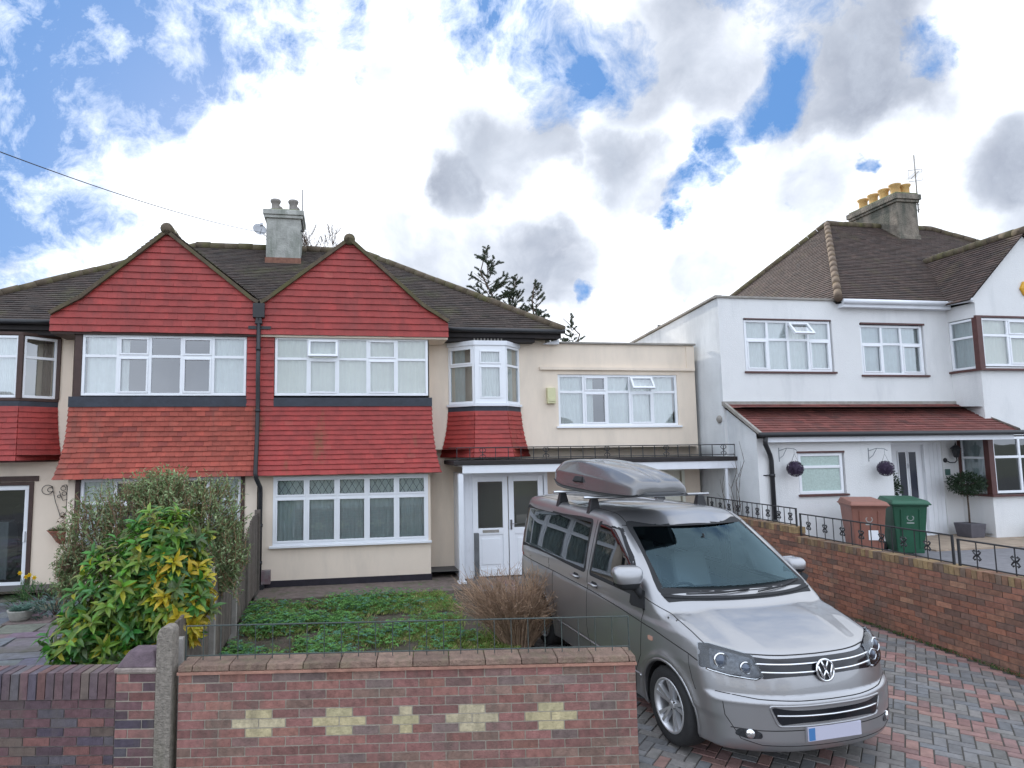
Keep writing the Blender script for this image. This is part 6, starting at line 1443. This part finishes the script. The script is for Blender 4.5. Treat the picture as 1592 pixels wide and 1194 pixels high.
# interior
Mint=mat('dark_interior',(.10,.105,.11),.8)
g=MB(); g.hexa([(-.80,-.55,.85),(.80,-.55,.85),(.80,.02,.85),(-.80,.02,.85),(-.78,-.52,1.13),(.78,-.52,1.13),(.78,-.03,1.16),(-.78,-.03,1.16)]); g.build('dashboard',Mint,van,bevel=.03)
g=MB(); g.smooth=True; g.M=Matrix.Translation((.40,-.62,1.13))@Matrix.Rotation(math.radians(-35),4,'X'); g.tube([(.19*math.cos(a),0,.19*math.sin(a)) for a in [2*math.pi*k/28 for k in range(29)]],.015,8,caps=False); g.tube([(-.18,0,0),(.18,0,0)],.02,6); g.build('steering_wheel',M['trim'],van)
Mseat=mat('grey_seat_cloth',(.26,.265,.27),.9)
for (x,y) in ((.40,-1.15),(-.42,-1.15),(.42,-2.1),(-.3,-2.1),(.42,-3.0),(-.3,-3.0)):
    g=MB(); g.hexa([(x-.25,y-.45,.62),(x+.25,y-.45,.62),(x+.25,y+.18,.62),(x-.25,y+.18,.62),(x-.25,y-.45,.78),(x+.25,y-.45,.78),(x+.25,y+.18,.80),(x-.25,y+.18,.80)]); g.hexa([(x-.25,y-.42,.78),(x+.25,y-.42,.78),(x+.25,y-.28,.78),(x-.25,y-.28,.78),(x-.22,y-.56,1.38),(x+.22,y-.56,1.38),(x+.22,y-.46,1.38),(x-.22,y-.46,1.38)]); g.box(x-.13,x+.13,y-.60,y-.50,1.42,1.60); g.build('seat',Mseat,van,bevel=.04)
g=MB(); g.box(-.84,.84,-3.8,.2,.55,.6); g.build('cabin_floor',Mint,van)
g=MB(); g.smooth=True; 
g.tube([(0,-.72,1.74),(0,-.70,1.68)],.012,6); g.smooth=False; g.box(-.11,.11,-.73,-.70,1.60,1.68); g.build('rear_view_mirror',M['trim'],van,bevel=.01)
# wheels
def wheel(x,y,s,st=0):
    w_=MB(); w_.smooth=True; c=(x,y,.335)
    w_.lathe([(.215,-.10),(.29,-.112),(.325,-.10),(.335,-.07),(.337,0),(.335,.07),(.325,.10),(.29,.112),(.235,.105),(.215,.10)],c,'x',48,caps=False)
    wo=w_.build('wheel',M['tyre'],van)
    r=MB(); r.smooth=True; q=s
    r.M=Matrix.Translation(c)@Matrix.Rotation(st,4,'X')
    r.lathe([(.236,q*.104),(.228,q*.112),(.212,q*.106),(.205,q*.05),(.20,-q*.09)],(0,0,0),'x',48,caps=False)
    r.lathe([(.0,q*.075),(.03,q*.078),(.036,q*.07),(.05,q*.055),(.055,q*.02)],(0,0,0),'x',20,caps=False)
    r.smooth=False
    for k_ in range(5):
        for d_ in (-.17,.17):
            a=2*math.pi*k_/5; a1=a+d_; u0=Vector((0,math.cos(a+d_*.4),math.sin(a+d_*.4))); u1=Vector((0,math.cos(a1),math.sin(a1))); t0_=Vector((0,-math.sin(a),math.cos(a)))*.015; t1_=Vector((0,-math.sin(a1),math.cos(a1)))*.024; X=Vector((1,0,0))
            A_=u0*.035; B_=u1*.213
            r.hexa([A_-t0_+X*q*.03,A_+t0_+X*q*.03,B_+t1_+X*q*.06,B_-t1_+X*q*.06,A_-t0_*.7+X*q*.070,A_+t0_*.7+X*q*.070,B_+t1_*.7+X*q*.103,B_-t1_*.7+X*q*.103])
    r.build('rim',M['alloy'],wo,recalc=True)
    d=MB(r.M); d.smooth=True; d.lathe([(.0,0),(.15,0),(.15,q*.02),(.0,q*.02)],(0,0,0),'x',32,caps=False); d.build('brake_disc',mat('brake_disc',(.18,.17,.16),.45,.8),wo)
    d=MB(r.M)
    for k_ in range(5): a=2*math.pi*(k_+.5)/5; d.lathe([(.009,q*.055),(.009,q*.075),(.0,q*.075)],(0,.04*math.cos(a),.04*math.sin(a)),'x',6,caps=False)
    d.build('wheel_nut',M['chrome'],wo)
for s in (1,-1):
    wheel(s*.835,0,s,.2); wheel(s*.835,-3.0,s,.5)
g=MB(); g.box(-.7,.7,-3.6,.5,.20,.5); g.build('underbody',M['trim'],van)
# rear lamps
for s in (1,-1): patch('tail_light',roundpoly([(-3.94,1.05),(-3.80,1.05),(-3.84,1.42),(-3.93,1.42)],.02),sidep(s),(-s,0,0),mat('red_lens',(.25,.01,.015),.15),.004,.04)
# roof bars
for y in (-1.80,-2.72):
    g=MB(); g.smooth=True
    g.tube([(-.86,y,2.055),(.86,y,2.055)],.018,10); b=g.build('roof_bar',M['alu'],van)
    for s in (1,-1):
        f=MB(); f.hexa([(s*.66,y-.045,1.90),(s*.82,y-.045,1.86),(s*.82,y+.045,1.86),(s*.66,y+.045,1.90),(s*.69,y-.03,2.045),(s*.775,y-.03,2.045),(s*.775,y+.03,2.045),(s*.69,y+.03,2.045)]); f.build('bar_foot',M['black'],b,bevel=.008)
# roof box, a thing of its own carried on the bars: lofted sections
bx=thing('roof_box','glossy grey wedge nosed roof box strapped on the van roof bars','roof box',VM@Matrix.Translation((.44,-.10,2.105)))
Mbox=mat('grey_box_plastic',(.17,.17,.175),.26,.5,var=.05,vscale=3,coat=.6)
secs=[]
for y,hwid,z0,zs,zt,tw in ((-.66,.20,.08,.085,.14,.17),(-.67,.29,.055,.06,.17,.235),(-.70,.325,.045,.05,.195,.26),(-.80,.345,.03,.045,.235,.265),(-1.1,.375,.01,.04,.305,.27),(-1.5,.39,.0,.04,.36,.27),(-2.0,.395,.0,.05,.395,.275),(-2.4,.39,.01,.06,.395,.275),(-2.65,.37,.03,.09,.37,.26),(-2.78,.34,.06,.12,.33,.24),(-2.84,.26,.11,.15,.28,.18)):
    hz_=zs+(zt-zs)*.52
    sc=[(-hwid*.82,z0),(-hwid*.96,z0+.012),(-hwid,zs),(-hwid*.995,zs+.015),(-hwid*.97,hz_),(-hwid*.95,hz_+.012),(-tw,zt-.012),(-tw*.9,zt),(-.05,zt+.004),(-.035,zt-.008),(.035,zt-.008),(.05,zt+.004),(tw*.9,zt),(tw,zt-.012),(hwid*.95,hz_+.012),(hwid*.97,hz_),(hwid*.995,zs+.015),(hwid,zs),(hwid*.96,z0+.012),(hwid*.82,z0)]
    secs.append((y,sc))
up_=MB(); up_.smooth=True; lw_=MB(); lw_.smooth=True
def loft(mb,secs,i0,i1,extra=None):
    R_=[[mb.V((x,y,z)) for x,z in sc[i0:i1]] for y,sc in secs]
    for a,b in zip(R_,R_[1:]):
        for k_ in range(len(a)-1): mb.face([a[k_],a[k_+1],b[k_+1],b[k_]])
    mb.face(R_[0]); mb.face(R_[-1][::-1])
loft(up_,secs,2,18); lid=up_.build('lid',Mbox,bx,recalc=True)
md=lid.modifiers.new('sub','SUBSURF'); md.levels=2; md.render_levels=2
R_=[]
for y,sc in secs: lo_=[sc[2],sc[1],sc[0],sc[-1],sc[-2],sc[-3]]; R_.append([lw_.V((x*.99,y*1.0,z-.004)) for x,z in lo_])
for a,b in zip(R_,R_[1:]):
    for k_ in range(5): lw_.face([a[k_],a[k_+1],b[k_+1],b[k_]])
lw_.face(R_[0]); lw_.face(R_[-1][::-1]); tray=lw_.build('base_tray',mat('grey_tray_plastic',(.16,.165,.175),.5),bx,recalc=True)
for s in (1,-1):
    g=MB(); g.smooth=True; g.tube([(s*(sc[17][0]+.001),y,sc[17][1]) for y,sc in secs[1:-1]],.006,6); g.build('seam_trim',M['alu'] if 0 else M['trim'],bx)
g=MB(); g.hexa([(.385,-1.78,.12),(.40,-2.02,.12),(.425,-2.02,.14),(.42,-1.78,.14),(.375,-1.80,.20),(.375,-2.0,.20),(.395,-2.0,.20),(.395,-1.80,.20)]); g.build('latch',M['trim'],bx,bevel=.006)
